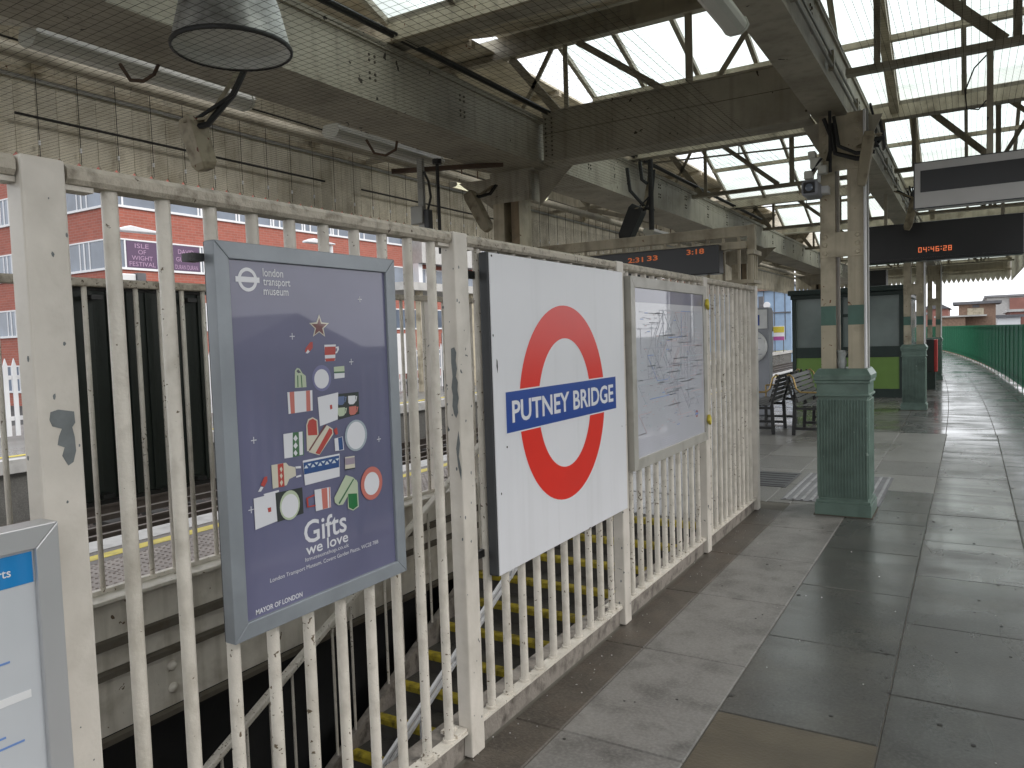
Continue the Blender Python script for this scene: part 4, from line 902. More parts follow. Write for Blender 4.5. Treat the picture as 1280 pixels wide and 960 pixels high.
tube_lamp(-4.75, 2.52, 3.44, 1.55, 'long grubby tube light left of the bell lampshade')
tube_lamp(-4.75, 5.0, 3.42, 1.5, 'dull tube light beyond the bell lampshade, over the railing')
tube_lamp(-4.75, 8.0, 3.40, .85, 'lit yellowish tube light just right of the stairwell column', True, .55)
tube_lamp(-5.3, 7.6, 3.46, .7, 'lit tube light left of the stairwell column', True, .5)
tube_lamp(-4.75, 12.6, 3.35, 1.5, 'tube light deep under the track side canopy')
tube_lamp(-3.0, 19.5, 3.1, 1.5, 'small lit tube light above the left end of the kiosk', True)
t = tube_lamp(-1.05, 2.85, 3.16, 1.25, 'white angular tube light hanging beside the walkway girder', sc=.68)
m = MB(); m.tube([(-4.28,3.02,3.36),(-4.30,3.0,3.30),(-4.38,2.98,3.27),(-4.48,2.96,3.29),(-4.56,2.95,3.40)], .012, 6); tag(part('conduit_loop', m, 'rust'), 'curved rusty conduit above the grubby tube light', 'conduit')
m = MB(); m.tube([(-4.28,5.3,3.36),(-4.30,5.3,3.29),(-4.40,5.28,3.25),(-4.5,5.25,3.28),(-4.56,5.22,3.40)], .012, 6); tag(part('conduit_loop', m, 'rust'), 'curved rusty conduit above the dull tube light', 'conduit')
def speaker(p, q, w, lab, mt='speaker_cream', top=None):
    p, q = Vector(p), Vector(q); t = thing('hanging_speaker', lab, 'speaker', p, 'tilted box speakers under the roof')
    d_ = (q-p).normalized(); sx = Vector((1,0,0)) - d_*d_.x; sx.normalize(); sy = d_.cross(sx); vs = []
    for k_, (c, ww) in enumerate(((p, w*.8), (p+(q-p)*.12, w), (q-(q-p)*.12, w*.9), (q, w*.62))):
        for i, j in ((-1,-1),(1,-1),(1,1),(-1,1)): vs.append(c + sx*i*ww/2 + sy*j*ww*.5)
    fs = [(3,2,1,0),(12,13,14,15)]
    for a in range(3):
        for i in range(4): j = (i+1) % 4; fs.append((a*4+i, a*4+j, a*4+4+j, a*4+4+i))
    m = MB(); m.add(vs, fs); part('case', m, mt, t, bevel=.006)
    m = MB(); c = p+(q-p)*.5; e = sy*(-w*.5)
    for k_ in range(5): cc = p+(q-p)*(.24+k_*.13)+e*1.0; m.bar(cc-sx*w*.3, cc+sx*w*.3, .012, .008, d_)
    part('grille', m, 'grime_shade', t)
    tp = Vector(top) if top else p+Vector((.06,.08,.3))
    m = MB(); a = p+(q-p)*.1+sy*w*.5; m.bar(a, a+Vector((.08,.08,.02)), .04, .012); m.bar(a+Vector((.08,.08,.0)), tp, .035, .02); part('bracket', m, 'speaker_cream', t)
    m = MB(); st_ = a+Vector((.02,.03,-.03)); m.tube([st_, st_+Vector((.07,.05,.02)), (st_+tp)/2+Vector((.07,.03,-.02)), tp+Vector((.03,0,.0))], .017, 6); st2 = st_+Vector((0,0,.03)); m.tube([st2, (st2+tp)/2+Vector((.10,.0,-.05)), tp+Vector((.05,0,.0))], .010, 6)
    part('cable', m, 'cable_black', t, smooth=True); return t
speaker((-3.62,2.73,2.86), (-3.58,2.78,2.58), .11, 'cream tilted box speaker below the bell lampshade', top=(-3.40,2.95,3.20))
speaker((-4.35,6.5,3.10), (-4.13,6.5,2.70), .115, 'rust stained tilted speaker at the left of the stairwell column', top=(-4.25,6.8,3.2))
speaker((-3.12,8.0,3.02), (-3.30,8.0,2.66), .16, 'black tilted speaker hanging above the map board', 'cable_black', top=(-3.0,8.05,3.4))
speaker((-.69,6.78,3.16), (-.755,6.78,2.74), .085, 'rust spotted speaker on the nearest green based column', top=(-.80,7.0,3.1))
speaker((-.60,11.0,3.22), (-.70,11.0,2.83), .10, 'pale speaker between the nearest column and the blank hanging sign', top=(-.85,11.1,3.35))
m = MB(); m.tube([(-2.98,8.0,2.75),(-2.98,8.0,3.5)], .03, 8); m.tube([(-3.25,8.0,3.45),(-3.22,8.0,3.2),(-3.05,8.0,3.0),(-2.95,8.0,2.95)], .02, 6); m.tube([(-3.1,8.0,3.5),(-3.08,8.0,3.3),(-3.02,8.0,3.25)], .02, 6)
tag(part('black_conduit', m, 'cable_black', smooth=True), 'bundle of black drop cables above the black speaker', 'cables')
# poles and the grey box in front of the stairwell column
t = thing('hanging_pole', 'slim grey pole with a small junction box hanging left of the stairwell column', 'pole', (-4.57, 6.0, 2.7))
m = MB(); m.box(-4.60,-4.54,5.98,6.02,2.6,3.38); part('pole_section', m, 'conduit_grey', t); m = MB(); m.box(-4.66,-4.52,5.93,6.0,2.75,2.92); part('junction_box', m, 'conduit_grey', t, bevel=.006)
m = MB(); m.box(-4.515,-4.46,5.95,6.02,2.66,2.88); part('dark_box', m, 'board_edge', t, bevel=.006); m = MB(); m.tube([(-4.5,6.0,2.88),(-4.46,6.0,3.0),(-4.48,6.0,3.15),(-4.53,6.0,3.25)], .012, 6); part('cable', m, 'cable_black', t)
m = MB(); m.tube([(-4.37,6.0,2.45),(-4.37,6.0,3.34)], .017, 8); m.tube([(-4.37,6.0,3.30),(-4.37,6.0,3.345)], .045, 8); tag(part('black_pole', m, 'cable_black'), 'thin black vertical pole just left of the stairwell column', 'pole')
m = MB(); m.bar((-4.85,5.9,3.28),(-4.0,6.6,3.35),.05,.04); tag(part('rusty_angle', m, 'rust'), 'rusty angle bar joining the poles to the stairwell column', 'bar')
m = MB(); m.tube([(-5.15,-2,3.52),(-5.15,33,3.52)], .05, 10); tag(part('drain_pipe', m, 'girder_paint', smooth=True), 'long pipe running under the track side ceiling', 'pipe')
m = MB(); m.tube([(-3.66,-2,3.87),(-3.66,16,3.87)], .018, 6); m.tube([(-3.62,-2,3.87),(-3.62,16,3.87)], .012, 6); tag(part('roof_cable', m, 'cable_black'), 'pair of black cables lying along the top of the stairwell girder', 'cable')
# cctv
t = thing('cctv_camera', 'small grey security camera on the nearest green based column', 'camera', (-1.13, 6.8, 2.76))
m = MB(); m.box(-1.205,-1.075,6.72,7.0,2.705,2.835); part('housing', m, 'body_grey', t, bevel=.03, seg=3); m = MB(); m.box(-1.185,-1.095,6.712,6.719,2.725,2.815); part('hood_ring', m, 'cable_black', t, bevel=.004)
m = MB(); m.lathe((-1.14,6.712,2.77), [(.001,-.004),(.02,-.004),(.03,0)], 16, 'y'); part('lens', m, 'window_glass', t)
m = MB(); m.box(-1.08,-1.02,6.9,7.01,2.74,2.80); m.tube([(-1.10,6.95,2.84),(-1.10,6.95,2.92)], .015, 8); part('bracket', m, 'white_trim', t)
t = thing('junction_cluster', 'dirty white cluster of junction boxes above the security camera', 'junction box', (-1.1, 6.9, 3.0))
for q_, (x, z, w_) in enumerate(((-1.17,2.90,.07),(-1.11,2.99,.09),(-1.06,2.93,.07),(-1.14,3.06,.06))):
    m = MB(); m.box(x-w_/2,x+w_/2,6.86-q_*.005,6.94,z-w_/2,z+w_/2); part('box', m, 'tube_plastic', t, bevel=.01)
m = MB(); m.tube([(-1.18,6.88,2.88),(-1.06,6.85,3.02)], .01, 6); m.tube([(-1.02,6.9,3.0),(-.98,6.9,3.15),(-1.05,6.9,3.35)], .018, 6); m.tube([(-.99,6.9,3.3),(-.96,6.88,3.05),(-.80,6.86,2.98),(-.70,6.86,2.97)], .020, 6); m.tube([(-.97,6.88,3.35),(-.93,6.86,3.1),(-.80,6.84,3.02),(-.66,6.84,3.01)], .016, 6); m.tube([(-1.0,6.88,2.9),(-1.0,6.88,3.4)], .014, 6); part('cable', m, 'cable_black', t, smooth=True)
# hanging signs
t = thing('blank_hanging_sign', 'grey framed hanging sign with a blank black panel, nearer than the train indicator', 'hanging sign', (.2, 7.05, 2.55))
m = MB(); m.box(-.39,.95,6.98,7.14,2.54,2.90); part('case', m, 'display_grey', t, bevel=.005); m = MB(); m.box(-.394,.954,6.976,6.981,2.536,2.904); part('back_edge', m, 'board_edge', t)
m = MB(); m.box(-.385,.945,6.970,6.976,2.545,2.895); part('front_panel', m, 'display_grey', t); m = MB(); m.box(-.345,.90,6.966,6.970,2.665,2.835); part('screen', m, 'display_black', t)
for x in (.125, .75):
    m = MB(); m.box(x-.022,x+.022,7.04,7.08,2.905,3.70); part('hanger', m, 'girder_paint', t)
m = MB(); m.tube([(.10,7.04,3.66),(.02,7.04,3.58),(-.04,7.04,3.42),(-.03,7.04,3.28),(.05,7.04,3.26),(.10,7.04,3.32)], .006, 6); part('cable', m, 'cable_black', t)
t = thing('train_indicator', 'long black dot matrix indicator showing 04:46:28 in orange', 'display', (-.3, 11.7, 2.5))
m = MB(); m.box(-1.26,.575,11.6,11.85,2.475,2.985); part('case', m, 'display_black', t, bevel=.01)
m = MB(); m.box(-1.22,.535,11.592,11.6,2.515,2.945); part('screen', m, 'display_black', t)
SEG = {'0':'abcdef','1':'bc','2':'abged','3':'abgcd','4':'fgbc','5':'afgcd','6':'afgedc','8':'abcdefg',':':'.'}
m = MB(); x = -.60; zt, h, w_ = 2.585, .066, .040; yf = 11.588
for ch in '04:46:28':
    if ch == ':':
        for z in (zt+.018, zt+.052): m.box(x,x+.012,yf,yf+.003,z,z+.012)
        x += .028; continue
    s = .009
    S_ = dict(a=(0,w_,h-s,h), d=(0,w_,0,s), g=(0,w_,h/2-s/2,h/2+s/2), f=(0,s,h/2,h), e=(0,s,0,h/2), b=(w_-s,w_,h/2,h), c=(w_-s,w_,0,h/2))
    for q_ in SEG[ch]: a = S_[q_]; m.box(x+a[0],x+a[1],yf,yf+.003,zt+a[2],zt+a[3])
    x += w_+.018
part('digits', m, 'led_orange', t)
for x in (-1.0,.35):
    m = MB(); m.box(x-.02,x+.02,11.7,11.74,2.986,3.70); part('hanger', m, 'girder_paint', t)

# pipes, cables and clutter along the walkway girder and over the near column
t = thing('conduit_run', 'pair of grey conduits clipped along the walkway girder', 'conduit', (-.86, 12, 3.5))
for x, z, r0 in ((-.872,3.52,.014),(-.875,3.60,.010)):
    m = MB(); m.tube([(x,-1,z),(x,32,z)], r0, 6); part('conduit', m, 'conduit_grey', t)
for k in range(22): m = MB(); m.box(-.894,-.855,.5+k*1.4,.54+k*1.4,3.49,3.63); part('clip', m, 'steel_paint', t)
rk = random.Random(4)
for k, (y, lab) in enumerate(((7.3,'looping black cables beside the top of the nearest green based column'),(12.0,'looping black cables under the walkway girder above the indicator'),(16.8,'looping black cables at the top of the second green based column'))):
    t = thing('cable_loop', lab, 'cables', (-.8, y, 3.2), 'looping cables under the walkway girder')
    for q in range(4):
        z0 = 3.45+rk.uniform(-.05,.1); d_ = rk.uniform(.12,.35); x = -.78+rk.uniform(-.05,.12); pts = [(x+.02*math.sin(i), y+i*.14, z0-d_*math.sin(math.pi*i/5)) for i in range(6)]
        m = MB(); m.tube(pts, rk.uniform(.009,.015), 6); part('cable', m, 'cable_black', t, smooth=True)
t = thing('girder_stays', 'thin steel stays rising from the walkway girder to the roof', 'stays', (-.9, 12, 3.8))
for k in range(12):
    y = TY[0]+(k//2)*4.72; e = 1 if k % 2 else -1; m = MB(); angle(m, (-1.05,y+e*.95,3.885),(-1.05,y+e*.07,4.56),.05); part('stay', m, 'steel_paint', t)
t = thing('side_lamp_bracket', 'rusty bracket and pale box above the angular tube light', 'bracket', (-1.2, 3.7, 3.6))
m = MB(); m.box(-1.45,-1.17,3.62,3.70,3.52,3.58); part('arm', m, 'steel_paint', t); m = MB(); m.box(-1.52,-1.40,3.58,3.74,3.46,3.60); part('box', m, 'tube_plastic', t, bevel=.01)
for k, (x0, y0) in enumerate(((-2.9,9.6),(-1.9,14.2),(-2.6,18.5))):
    t = thing('roof_tie', '%s thin tie rod crossing under the middle roof glass' % ORD[k], 'rod', (x0, y0, 3.7), 'tie rods under the glass roof'); m = MB(); m.tube([(-3.7,y0,3.84),(-1.18,y0+.5,3.84)], .012, 6); part('rod_length', m, 'steel_paint', t); m = MB(); m.tube([(-2.5,y0+.25,3.84),(-2.5,y0+.25,4.1)], .008, 5); part('rod_hanger', m, 'steel_paint', t)
# clutter on the track side ceiling
for k, y in enumerate((3.3, 6.2, 9.4, 13.0)):
    t = thing('ceiling_bracket', '%s steel knee bracket under the track side ceiling' % ORD[k], 'bracket', (-5.6, y, 3.8), 'knee brackets against the valance')
    m = MB(); m.tube([(-6.15,y,3.82),(-5.9,y,3.80),(-5.6,y,3.95),(-5.35,y,4.25),(-5.3,y,4.55)], .022, 6); part('curved_arm', m, 'old_cream', t, smooth=True)
    m = MB(); m.box(-6.17,-6.12,y-.04,y+.04,3.76,3.90); part('wall_plate', m, 'old_cream', t)
m = MB(); m.tube([(-6.15,-1,3.95),(-6.15,6,3.99),(-6.15,14,3.95),(-6.15,30,3.96)], .009, 5); tag(part('wall_cable', m, 'cable_black'), 'thin black cable pinned along the upper valance boards', 'cable')

# ================================================================== PLATFORM FURNITURE
def bench(x, y0, L_, s, lab):
    """bench along Y; s=+1 faces +X, -1 faces -X; x is the line of its back legs"""
    t = thing('platform_bench', lab, 'bench', (x, y0+L_/2, 0), 'back to back platform benches')
    def X(a): return x+s*a
    for k in range(5):
        m = MB(); a = .10+k*.085; m.box(min(X(a),X(a+.07)),max(X(a),X(a+.07)),y0+.02,y0+L_-.02,.43-.012*abs(k-2)*-.3,.452); part('seat_slat', m, 'slat_black', t, bevel=.006)
    for k in range(6):
        z = .50+k*.072; a = .05-k*.022; m = MB(); m.prism([(X(a),y0+.02,z),(X(a+.022),y0+.02,z),(X(a+.006),y0+.02,z+.058),(X(a-.016),y0+.02,z+.058)], (0,L_-.04,0)); part('back_slat', m, 'slat_black', t, bevel=.004)
    for y in (y0, y0+L_/2, y0+L_):
        m = MB(); m.bar((X(.0),y,0),(X(.02),y,.46),.05,.05); part('leg', m, 'black_steel', t, bevel=.005)
        m = MB(); m.bar((X(.5),y,0),(X(.5),y,.42),.05,.05); part('leg', m, 'black_steel', t, bevel=.005)
        m = MB(); m.bar((X(.0),y,.10),(X(.5),y,.10),.04,.04); m.bar((X(.0),y,.41),(X(.5),y,.41),.04,.04); part('stretcher', m, 'black_steel', t)
        m = MB(); m.bar((X(.03),y,.42),(X(-.11),y,.93),.04,.03); part('back_support', m, 'black_steel', t)
    for y in (y0, y0+L_):
        m = MB(); m.tube([(X(-.11),y,.90),(X(-.05),y,.93),(X(.0),y,.88),(X(.04),y,.72),(X(.10),y,.66),(X(.50),y,.65)], .014, 8); m.tube([(X(.50),y,.65),(X(.50),y,.42)], .014, 8); part('armrest', m, 'brass_arm', t, smooth=True)
    return t
bench(-2.33, 12.2, 1.75, 1, 'black slatted bench facing the walkway, partly behind the nearest pedestal')
bench(-2.63, 12.2, 1.75, -1, 'black slatted bench facing the track, next to the railing end')
# help point
t = thing('help_point', 'grey help point pillar with a round white disc', 'help point', (-3.6, 15.0, 0))
m = MB(); m.box(-3.95,-3.27,14.9,15.2,0,2.06); part('pillar', m, 'body_grey', t, bevel=.02)
m = MB(); m.box(-3.90,-3.30,14.885,14.899,1.66,2.02); part('top_panel', m, 'disc_white', t, bevel=.005)
m = MB(); m.box(-3.49,-3.44,14.878,14.884,1.72,1.92); part('slot', m, 'enamel_blue', t)
m = MB(); m.lathe((-3.62,14.89,1.32), [(.001,-.06),(.28,-.06),(.31,-.04),(.32,0)], 40, 'y'); part('disc', m, 'disc_white', t, smooth=True)
m = MB(); m.box(-3.55,-3.40,14.827,14.829,1.47,1.485); part('text_line', m, 'line_dark', t)
m = MB(); m.box(-3.55,-3.42,14.827,14.829,1.26,1.27); part('text_line', m, 'line_dark', t)
m = MB(); m.box(-3.55,-3.38,14.827,14.829,1.17,1.18); part('text_line', m, 'line_dark', t)
# crumpled bag on the pedestal
m = MB(); c = (-.945, 7.06, 1.262); pf = [(.001,0),(.03,0),(.035,.05),(.03,.10),(.04,.135),(.05,.15),(.03,.155),(.001,.14)]
m.lathe(c, pf, 11); rb = random.Random(2); m.v = [(x+rb.uniform(-.006,.006), y+rb.uniform(-.006,.006), z if z < 1.264 else z+rb.uniform(-.006,.006)) for x, y, z in m.v]
tag(part('crumpled_cup', m, 'bag'), 'crumpled pale cup left between the uprights of the nearest column', 'cup')
# red and black cabinet at the far column
t = thing('litter_cabinet', 'black cabinet with a red side next to the farthest green based column', 'cabinet', (-.88, 22, 0))
m = MB(); m.box(-1.02,-.79,21.9,22.35,.45,1.27); part('body', m, 'black_steel', t, bevel=.01); m = MB(); m.box(-.789,-.72,21.9,22.35,.45,1.26); part('side_panel', m, 'red_paint', t, bevel=.01)
m = MB(); m.box(-1.0,-.76,21.95,22.3,0,.449); part('base', m, 'dark_green', t)
# tactile strip and plate in the floor
t = thing('ribbed_floor_plate', 'light grey ribbed plate set in the floor around the nearest pedestal', 'floor plate', (-1.1, 8, 0))
m = MB(); m.box(-1.55,-.70,7.45,8.95,.0005,.006); part('plate', m, 'tactile', t)
for k in range(11):
    x = -1.53+k*.078; m = MB(); m.box(x,x+.028,7.47,8.93,.0065,.016); part('rib', m, 'tactile_rib', t, bevel=.003)
t = thing('dark_floor_cover', 'dark iron cover in the floor between the railing end and the ribbed plate', 'floor cover', (-1.85, 8.5, 0))
m = MB(); m.box(-2.15,-1.62,8.05,8.9,.0005,.008); part('cover', m, 'iron_plate', t, bevel=.003)
for k in range(6): m = MB(); m.box(-2.13,-1.64,8.12+k*.13,8.14+k*.13,.0085,.013); part('rib', m, 'iron_plate', t)

# ---- kiosk
t = thing('waiting_kiosk', 'dark green waiting kiosk with grey windows and lime panels', 'kiosk', (-2.5, 21.5, 0))
x0, x1, y0, y1, H_ = -3.71, -1.30, 19.4, 24.2, 2.44
m = MB(); m.box(x0+.04,x1-.04,y0+.05,y1-.05,.02,H_-.1); part('body', m, 'dark_green', t)
m = MB(); m.box(x0-.08,x1+.08,y0-.10,y1+.1,H_,H_+.12); m.box(x0-.03,x1+.03,y0-.04,y1+.04,H_-.1,H_); part('roof', m, 'dark_green', t, bevel=.01)
for nm, z0, z1 in (('plinth',0,.20),('mid_rail',.93,1.18)):
    m = MB(); m.box(x0,x1,y0,y0+.045,z0,z1); m.box(x1-.045,x1,y0+.046,y1,z0,z1); part(nm, m, 'dark_green', t)
for x in (x0, -2.66, -2.13, x1-.09):
    m = MB(); m.box(x,x+.09,y0-.012,y0+.04,.2,H_-.1); part('mullion', m, 'dark_green', t)
for xa, xb in ((x0+.09,-2.66),(-2.57,-2.13),(-2.04,x1-.09)):
    m = MB(); m.box(xa,xb,y0+.01,y0+.048,.2,.93); part('lime_panel', m, 'lime_panel', t)
    m = MB(); m.box(xa,xb,y0+.018,y0+.048,1.18,H_-.1); part('window', m, 'kiosk_glass', t)
m = MB(); m.box(-2.57,-2.13,y0,y0+.03,1.88,1.95); part('transom', m, 'dark_green', t)
for k in range(4):
    ya = y0+.1+k*1.17; m = MB(); m.box(x1-.05,x1-.01,ya,ya+1.05,.2,.93); part('lime_panel', m, 'lime_panel', t); m = MB(); m.box(x1-.05,x1-.018,ya,ya+1.05,1.18,H_-.1); part('window', m, 'kiosk_glass', t)
m = MB(); m.box(-2.10,-1.72,20.2,20.7,2.56,2.98); tag(part('roof_box', m, 'black_steel', bevel=.01), 'black box standing on the kiosk roof', 'box')

# ---- curving green fence
t = thing('green_fence', 'green steel fence curving away along the right platform edge', 'fence', (1.2, 14, 0))
def fx(y): return 1.25+bend(y)
m = MB(); y = -6.; k = 0
while y < 75:
    x = fx(y); a = (fx(y+.01)-x)/.01; m.box(x-.010,x+.010,y-.028,y+.028,.09,1.57+.004*(k%2)); y += .11; k += 1
o = part('pales', m, 'green_fence', t); o['kind'] = 'stuff'
ya = -6.
while ya < 75:
    yb = ya+1.2; 
    for z0, z1 in ((.24,.28),(1.46,1.51)):
        m = MB(); p0, p1 = (fx(ya)+.03, ya, (z0+z1)/2), (fx(yb)+.03, yb, (z0+z1)/2); m.bar(p0, p1, .035, z1-z0); part('fence_rail', m, 'green_fence', t)
    m = MB(); m.box(fx(ya)-.030,fx(ya)-.012,ya-.03,ya+.03,0,1.55); part('fence_post', m, 'green_fence', t); ya = yb
m = MB()
yb = -8.
while yb < 75: m.add([(fx(yb)-.05,yb,0),(fx(yb)+.1,yb,0),(fx(yb+2)+.1,yb+2,0),(fx(yb+2)-.05,yb+2,0),(fx(yb)+.1,yb,-1.3),(fx(yb+2)+.1,yb+2,-1.3)],[(0,1,2,3),(1,4,5,2)]); yb += 2
struct('fence_kerb', m, 'concrete')

# ================================================================== BACKGROUND
def building(name, lab, x0, x1, y0, y1, z0, z1, m_, roofm='slate', flat_=True, ridge=2.0, cat='building', group=None):
    t = thing(name, lab, cat, ((x0+x1)/2, (y0+y1)/2, z0), group)
    m = MB(); m.box(x0,x1,y0,y1,z0,z1); part('wall', m, m_, t)
    m = MB()
    if flat_: m.box(x0-.3,x1+.3,y0-.3,y1+.3,z1+.003,z1+.25)
    else:
        xm = (x0+x1)/2; m.prism([(x0-.3,y0-.3,z1+.003),(x1+.3,y0-.3,z1+.003),(xm,y0-.3,z1+ridge)], (0,y1-y0+.6,0))
    part('roof', m, roofm, t); return t
bk = thing('brick_office', 'red brick office block with bands of white framed windows across the tracks', 'building', (-50, 45, -1.35))
m = MB(); m.box(-70,-38,23.6,80,-1.35,13.5); part('wall', m, 'brick_red', bk)
m = MB(); m.box(-70.2,-37.8,23.4,80.2,13.503,13.9); part('roof', m, 'slate', bk)
for zi, zs in enumerate((-.45, 2.81, 6.07, 9.30)):
    zt_ = zs+1.42
    m = MB(); m.box(-38+.002,-37.90,23.7,79.8,zs-.12,zs-.002); m.box(-69.8,-37.902,23.50,23.598,zs-.12,zs-.002); part('sill', m, 'white_trim', bk)
    m = MB(); m.box(-37.998,-37.93,23.7,79.8,zt_+.002,zt_+.08); m.box(-69.8,-37.93,23.53,23.598,zt_+.002,zt_+.08); part('head', m, 'white_trim', bk)
    for side in (0, 1):
        w0 = None
        for k in range(21 if side == 0 else 11):
            if w0 is None:
                if side == 0:
                    y = 23.62; m = MB(); m.box(-37.998,-37.94,y,y+.12,zs,zt_); m.box(-37.998,-37.94,y+.52,y+.62,zs,zt_); m.box(-37.998,-37.94,y+2.45,y+2.55,zs,zt_); w0 = part('window', m, 'white_trim', bk)
                    m = MB(); m.box(-37.998,-37.97,y+.12,y+2.65,zs,zt_); p0 = part('pane', m, 'window_glass', w0)
                else:
                    x = -40.65; m = MB(); m.box(x,x+.10,23.54,23.598,zs,zt_); m.box(x+2.25,x+2.33,23.54,23.598,zs,zt_); m.box(x+.5,x+.58,23.54,23.598,zs,zt_); w0 = part('window', m, 'white_trim', bk)
                    m = MB(); m.box(x+.10,x+2.65,23.57,23.598,zs,zt_); p0 = part('pane', m, 'window_glass', w0)
            else:
                o = inst('window', w0, bk, (Vector(w0.location)+Vector((0,k*2.65,0) if side == 0 else (-k*2.65,0,0)))); inst('pane', p0, o, p0.location)
for y0_, lines in ((24.25, ['ISLE','OF','WIGHT','FESTIVAL']), (26.92, ['DAVID','GUETTA','DURAN DURAN'])):
    m = MB(); m.box(-37.93,-37.90,y0_,y0_+1.72,6.08,7.46); o = part('window_sign', m, 'purple_sign', bk)
    m = MB(); n_ = len(lines); ww = {'ISLE':.8,'OF':.45,'WIGHT':1.2,'FESTIVAL':1.5,'DAVID':1.0,'GUETTA':1.3,'DURAN DURAN':1.45}
    for i, l_ in enumerate(lines):
        h_ = 1.3/n_*.72 if n_ == 4 else .24; lettering(m, l_, (-37.895, y0_+.86-ww[l_]/2, 7.40-(i+1)*(1.28/n_)+ (.04)), UY, UZ, ww[l_], h_, .0)
    part('sign_letters', m, 'pink_letters', o)
m = MB(); m.box(-37.9,-36.9,48.2,56.8,7.9,13.4); part('stair_tower', m, 'pale_concrete', bk)
m = MB(); m.box(-37.9,-37.3,48.2,48.7,5.6,7.89); part('pier', m, 'white_trim', bk)
# opposite platform things
def picket(y0, n, lab, x=-16.0):
    t = thing('picket_fence', lab, 'fence', (x, y0, 0)); f0 = None
    for k in range(n):
        y = y0+k*.16
        if f0 is None:
            m = MB(); m.prism([(x,y,.05),(x,y+.08,.05),(x,y+.08,1.42),(x,y+.04,1.56),(x,y,1.42)], (.03,0,0)); f0 = part('picket', m, 'white_trim', t)
        else: inst('picket', f0, t, (0,k*.16,0))
    m = MB(); m.box(x-.04,x-.002,y0,y0+n*.16,.35,.43); part('fence_rail', m, 'white_trim', t); m = MB(); m.box(x-.04,x-.002,y0,y0+n*.16,1.15,1.23); part('fence_rail', m, 'white_trim', t)
picket(4.5, 60, 'white picket fence on the opposite platform at the left edge')
picket(15, 120, 'white picket fence on the opposite platform seen between the railing bars')
for k, (y, z) in enumerate(((9.66, 3.98), (14.5, 4.2))):
    t = thing('platform_lamp', ['white platform lamp in front of the brick offices, left one', 'white platform lamp seen above the gift poster'][k], 'lamp', (-14, y, 0), 'lamps on the opposite platform')
    m = MB(); m.tube([(-14,y,0),(-14,y,z-.05)], .05, 10); part('pole', m, 'white_trim', t, smooth=True); m = MB(); m.prism([(-14.1,y-.88,z-.05),(-14.1,y+.05,z-.03),(-14.1,y+.05,z+.0),(-14.1,y-.42,z+.04),(-14.1,y-.66,z+.07),(-14.1,y-.88,z)], (.22,0,0)); part('lamp_head', m, 'enamel_white', t, bevel=.02)
t = thing('platform_shelter', 'small white roofed shelter on the opposite platform behind the dark hoarding', 'shelter', (-15, 8.8, 0))
m = MB(); m.prism([(-14,7.9,2.80),(-14,9.5,2.84),(-14,9.5,2.90),(-14,7.9,2.86)], (-1.6,0,0)); part('roof', m, 'white_trim', t); m = MB(); m.box(-14.3,-14.0,8.75,9.12,2.905,3.13); part('roof_box', m, 'white_trim', t, bevel=.02); m = MB(); m.box(-14.3,-13.95,9.125,9.3,2.93,3.15); part('lamp_box', m, 'slate', t)
for x in (-15.5,-14.1):
    for y in (8.0, 9.4): m = MB(); m.box(x-.04,x+.04,y-.04,y+.04,0,2.80); part('leg', m, 'white_trim', t)
t = thing('platform_shelter', 'low pale canopy on the opposite platform seen right of the gift poster', 'shelter', (-15.5, 26, 0))
m = MB(); m.box(-17.5,-15.2,19,38,3.3,3.55); part('roof', m, 'pale_concrete', t); 
for y in range(20, 38, 3): m = MB(); m.box(-15.6,-15.4,y-.08,y+.08,0,3.3); part('leg', m, 'old_cream', t)
for k, (y, mt_, lab) in enumerate(((17.8,'white_trim','white notice board on the opposite platform, left one'),(20.4,'white_trim','white notice board on the opposite platform, right one'))):
    t = thing('notice_board', lab, 'notice board', (-14.5, y, 0)); m = MB(); m.box(-14.6,-14.55,y-.45,y+.45,.7,1.9); part('panel', m, mt_, t); m = MB(); m.box(-14.66,-14.61,y-.4,y-.34,0,1.9); m.box(-14.66,-14.61,y+.34,y+.4,0,1.9); part('leg', m, 'dark_green', t)
# pale blue building end seen past the kiosk
t = building('station_building', 'pale blue station building at the end of the opposite platform', -24, -12.7, 66, 90, -1.3, 5.4, 'light_blue')
m = MB(); m.box(-24,-12.69,65.7,65.999,5.0,6.6); part('brick_band', m, 'brick_brown', t)
for k in range(9): m = MB(); x = -20+k*.85; m.box(x,x+.06,65.95,65.999,.9,5.0); part('panel_joint', m, 'slate', t)
m = MB(); m.box(-24,-12.7,65.9,65.999,3.1,3.2); part('panel_joint', m, 'slate', t)
t = thing('track_cabinet', 'dark cabinet with a round white sign on the far platform end', 'cabinet', (-13.6, 60, 0))
m = MB(); m.box(-13.5,-12.95,60,60.5,1.6,3.2); part('box', m, 'black_steel', t); m = MB(); m.box(-13.9,-12.95,60,60.5,0,1.2); part('base_box', m, 'slate', t); m = MB(); m.lathe((-13.3,59.95,3.6), [(.001,0),(.25,0),(.26,.04)], 16, 'y'); part('round_sign', m, 'white_trim', t)
m = MB(); m.box(-13.8,-13.1,59.97,60,1.22,1.58); part('label_plate', m, 'white_trim', t); m = MB(); m.box(-13.95,-13.6,60.1,60.4,3.4,4.3); part('sign_box', m, 'slate', t)
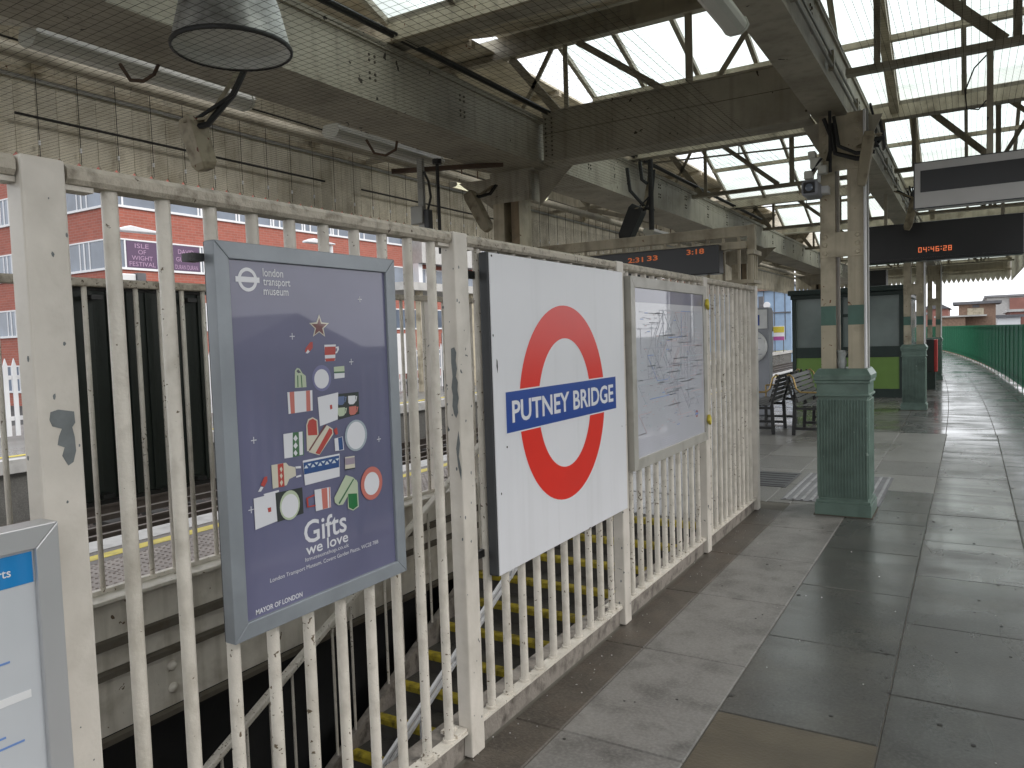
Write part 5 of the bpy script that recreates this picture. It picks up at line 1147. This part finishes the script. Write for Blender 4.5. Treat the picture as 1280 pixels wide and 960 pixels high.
for x, c0, lab in ((-15.2,'yellow_line','yellow and magenta poster left of the dark cabinet'),(-12.6,'yellow_line','yellow and magenta poster right of the dark cabinet')):
    t = thing('poster_board', lab, 'poster', (x, 61, 0)); m = MB(); m.box(x-.45,x+.35,61,61.06,.9,2.0); part('panel', m, 'white_trim', t); m = MB(); m.box(x-.45,x+.35,60.98,60.999,1.5,1.95); part('upper_print', m, c0, t); m = MB(); m.box(x-.45,x+.35,60.98,60.999,.9,1.2); part('lower_print', m, 'magenta', t); m = MB(); m.box(x-.4,x-.34,61.07,61.12,0,1.9); m.box(x+.24,x+.3,61.07,61.12,0,1.9); part('leg', m, 'slate', t)
m = MB(); m.box(-14.9,-14.45,60.5,60.56,1.0,2.2); tag(part('white_sign', m, 'white_trim'), 'plain white sign near the dark cabinet on the far platform', 'sign')
# buildings past the curving fence
t = thing('signal_cabin', 'brown brick flat roofed cabin beyond the green fence', 'cabin', (.4, 62, -1.35))
m = MB(); m.box(-.70,1.42,60,64,-1.35,2.98); part('wall', m, 'brick_brown', t); m = MB(); m.box(-1.05,1.75,59.6,64.4,2.983,3.16); part('roof', m, 'slate', t)
m = MB(); m.box(-.20,.75,59.95,59.999,2.25,2.72); part('panel', m, 'old_cream', t); m = MB(); m.box(.1,.5,59.94,59.999,2.76,2.92); part('vent', m, 'slate', t)
m = MB(); m.box(-2.0,-.3,58.5,59.9,-1.35,2.15); part('annex', m, 'brick_brown', t); m = MB(); m.box(-2.1,.9,58.3,59.94,2.153,2.25); part('ledge', m, 'pale_concrete', t)
building('red_shed', 'red brick walled building beyond the fence in front of the pale warehouse', 3.4, 12, 90, 105, -1.35, 2.75, 'brick_hazed', 'pale_concrete')
building('pale_warehouse', 'pale grey warehouse roof behind the cabin', 1.8, 30, 118, 150, -1.35, 5.1, 'pale_concrete', 'wet_grey')
m = MB(); m.box(4.3,6.2,117.8,117.98,3.0,4.9); tag(part('red_billboard', m, 'brick_hazed'), 'haze-muted red panel on the pale warehouse', 'panel')
building('white_house', 'white low house left of the red building', 2.2, 4.0, 86, 89.5, -1.35, 2.2, 'white_trim', 'slate')
building('brick_terrace', 'distant brick terrace left of the cabin', -5.5, -2.6, 118, 130, -1.35, 3.9, 'brick_hazed', 'slate', False, 1.0)
building('pale_terrace', 'distant pale block at the far left end of the fence', -12, -4.8, 95, 106, -1.35, 3.0, 'pale_concrete', 'slate')
# houses across the road, seen only as reflections in the poster glass
for k in range(7):
    y = -34+k*9.5; t = building('terraced_house', '%s terraced house along the road on the right' % ORD[k], 26, 35, y, y+8.8, -3.5, 1.3, 'brick_brown', 'slate', True, group='terraced houses on the right')
    m = MB(); m.prism([(25.7,y-.1,1.56),(25.7,y+8.9,1.56),(25.7,y+4.4,3.3)], (9.6,0,0)); part('gable', m, 'slate', t)
    for q in range(3):
        for z in (-.9,): m = MB(); m.box(25.93,25.999,y+.9+q*2.7,y+2.3+q*2.7,z,z+1.7); part('window', m, 'window_glass', t)
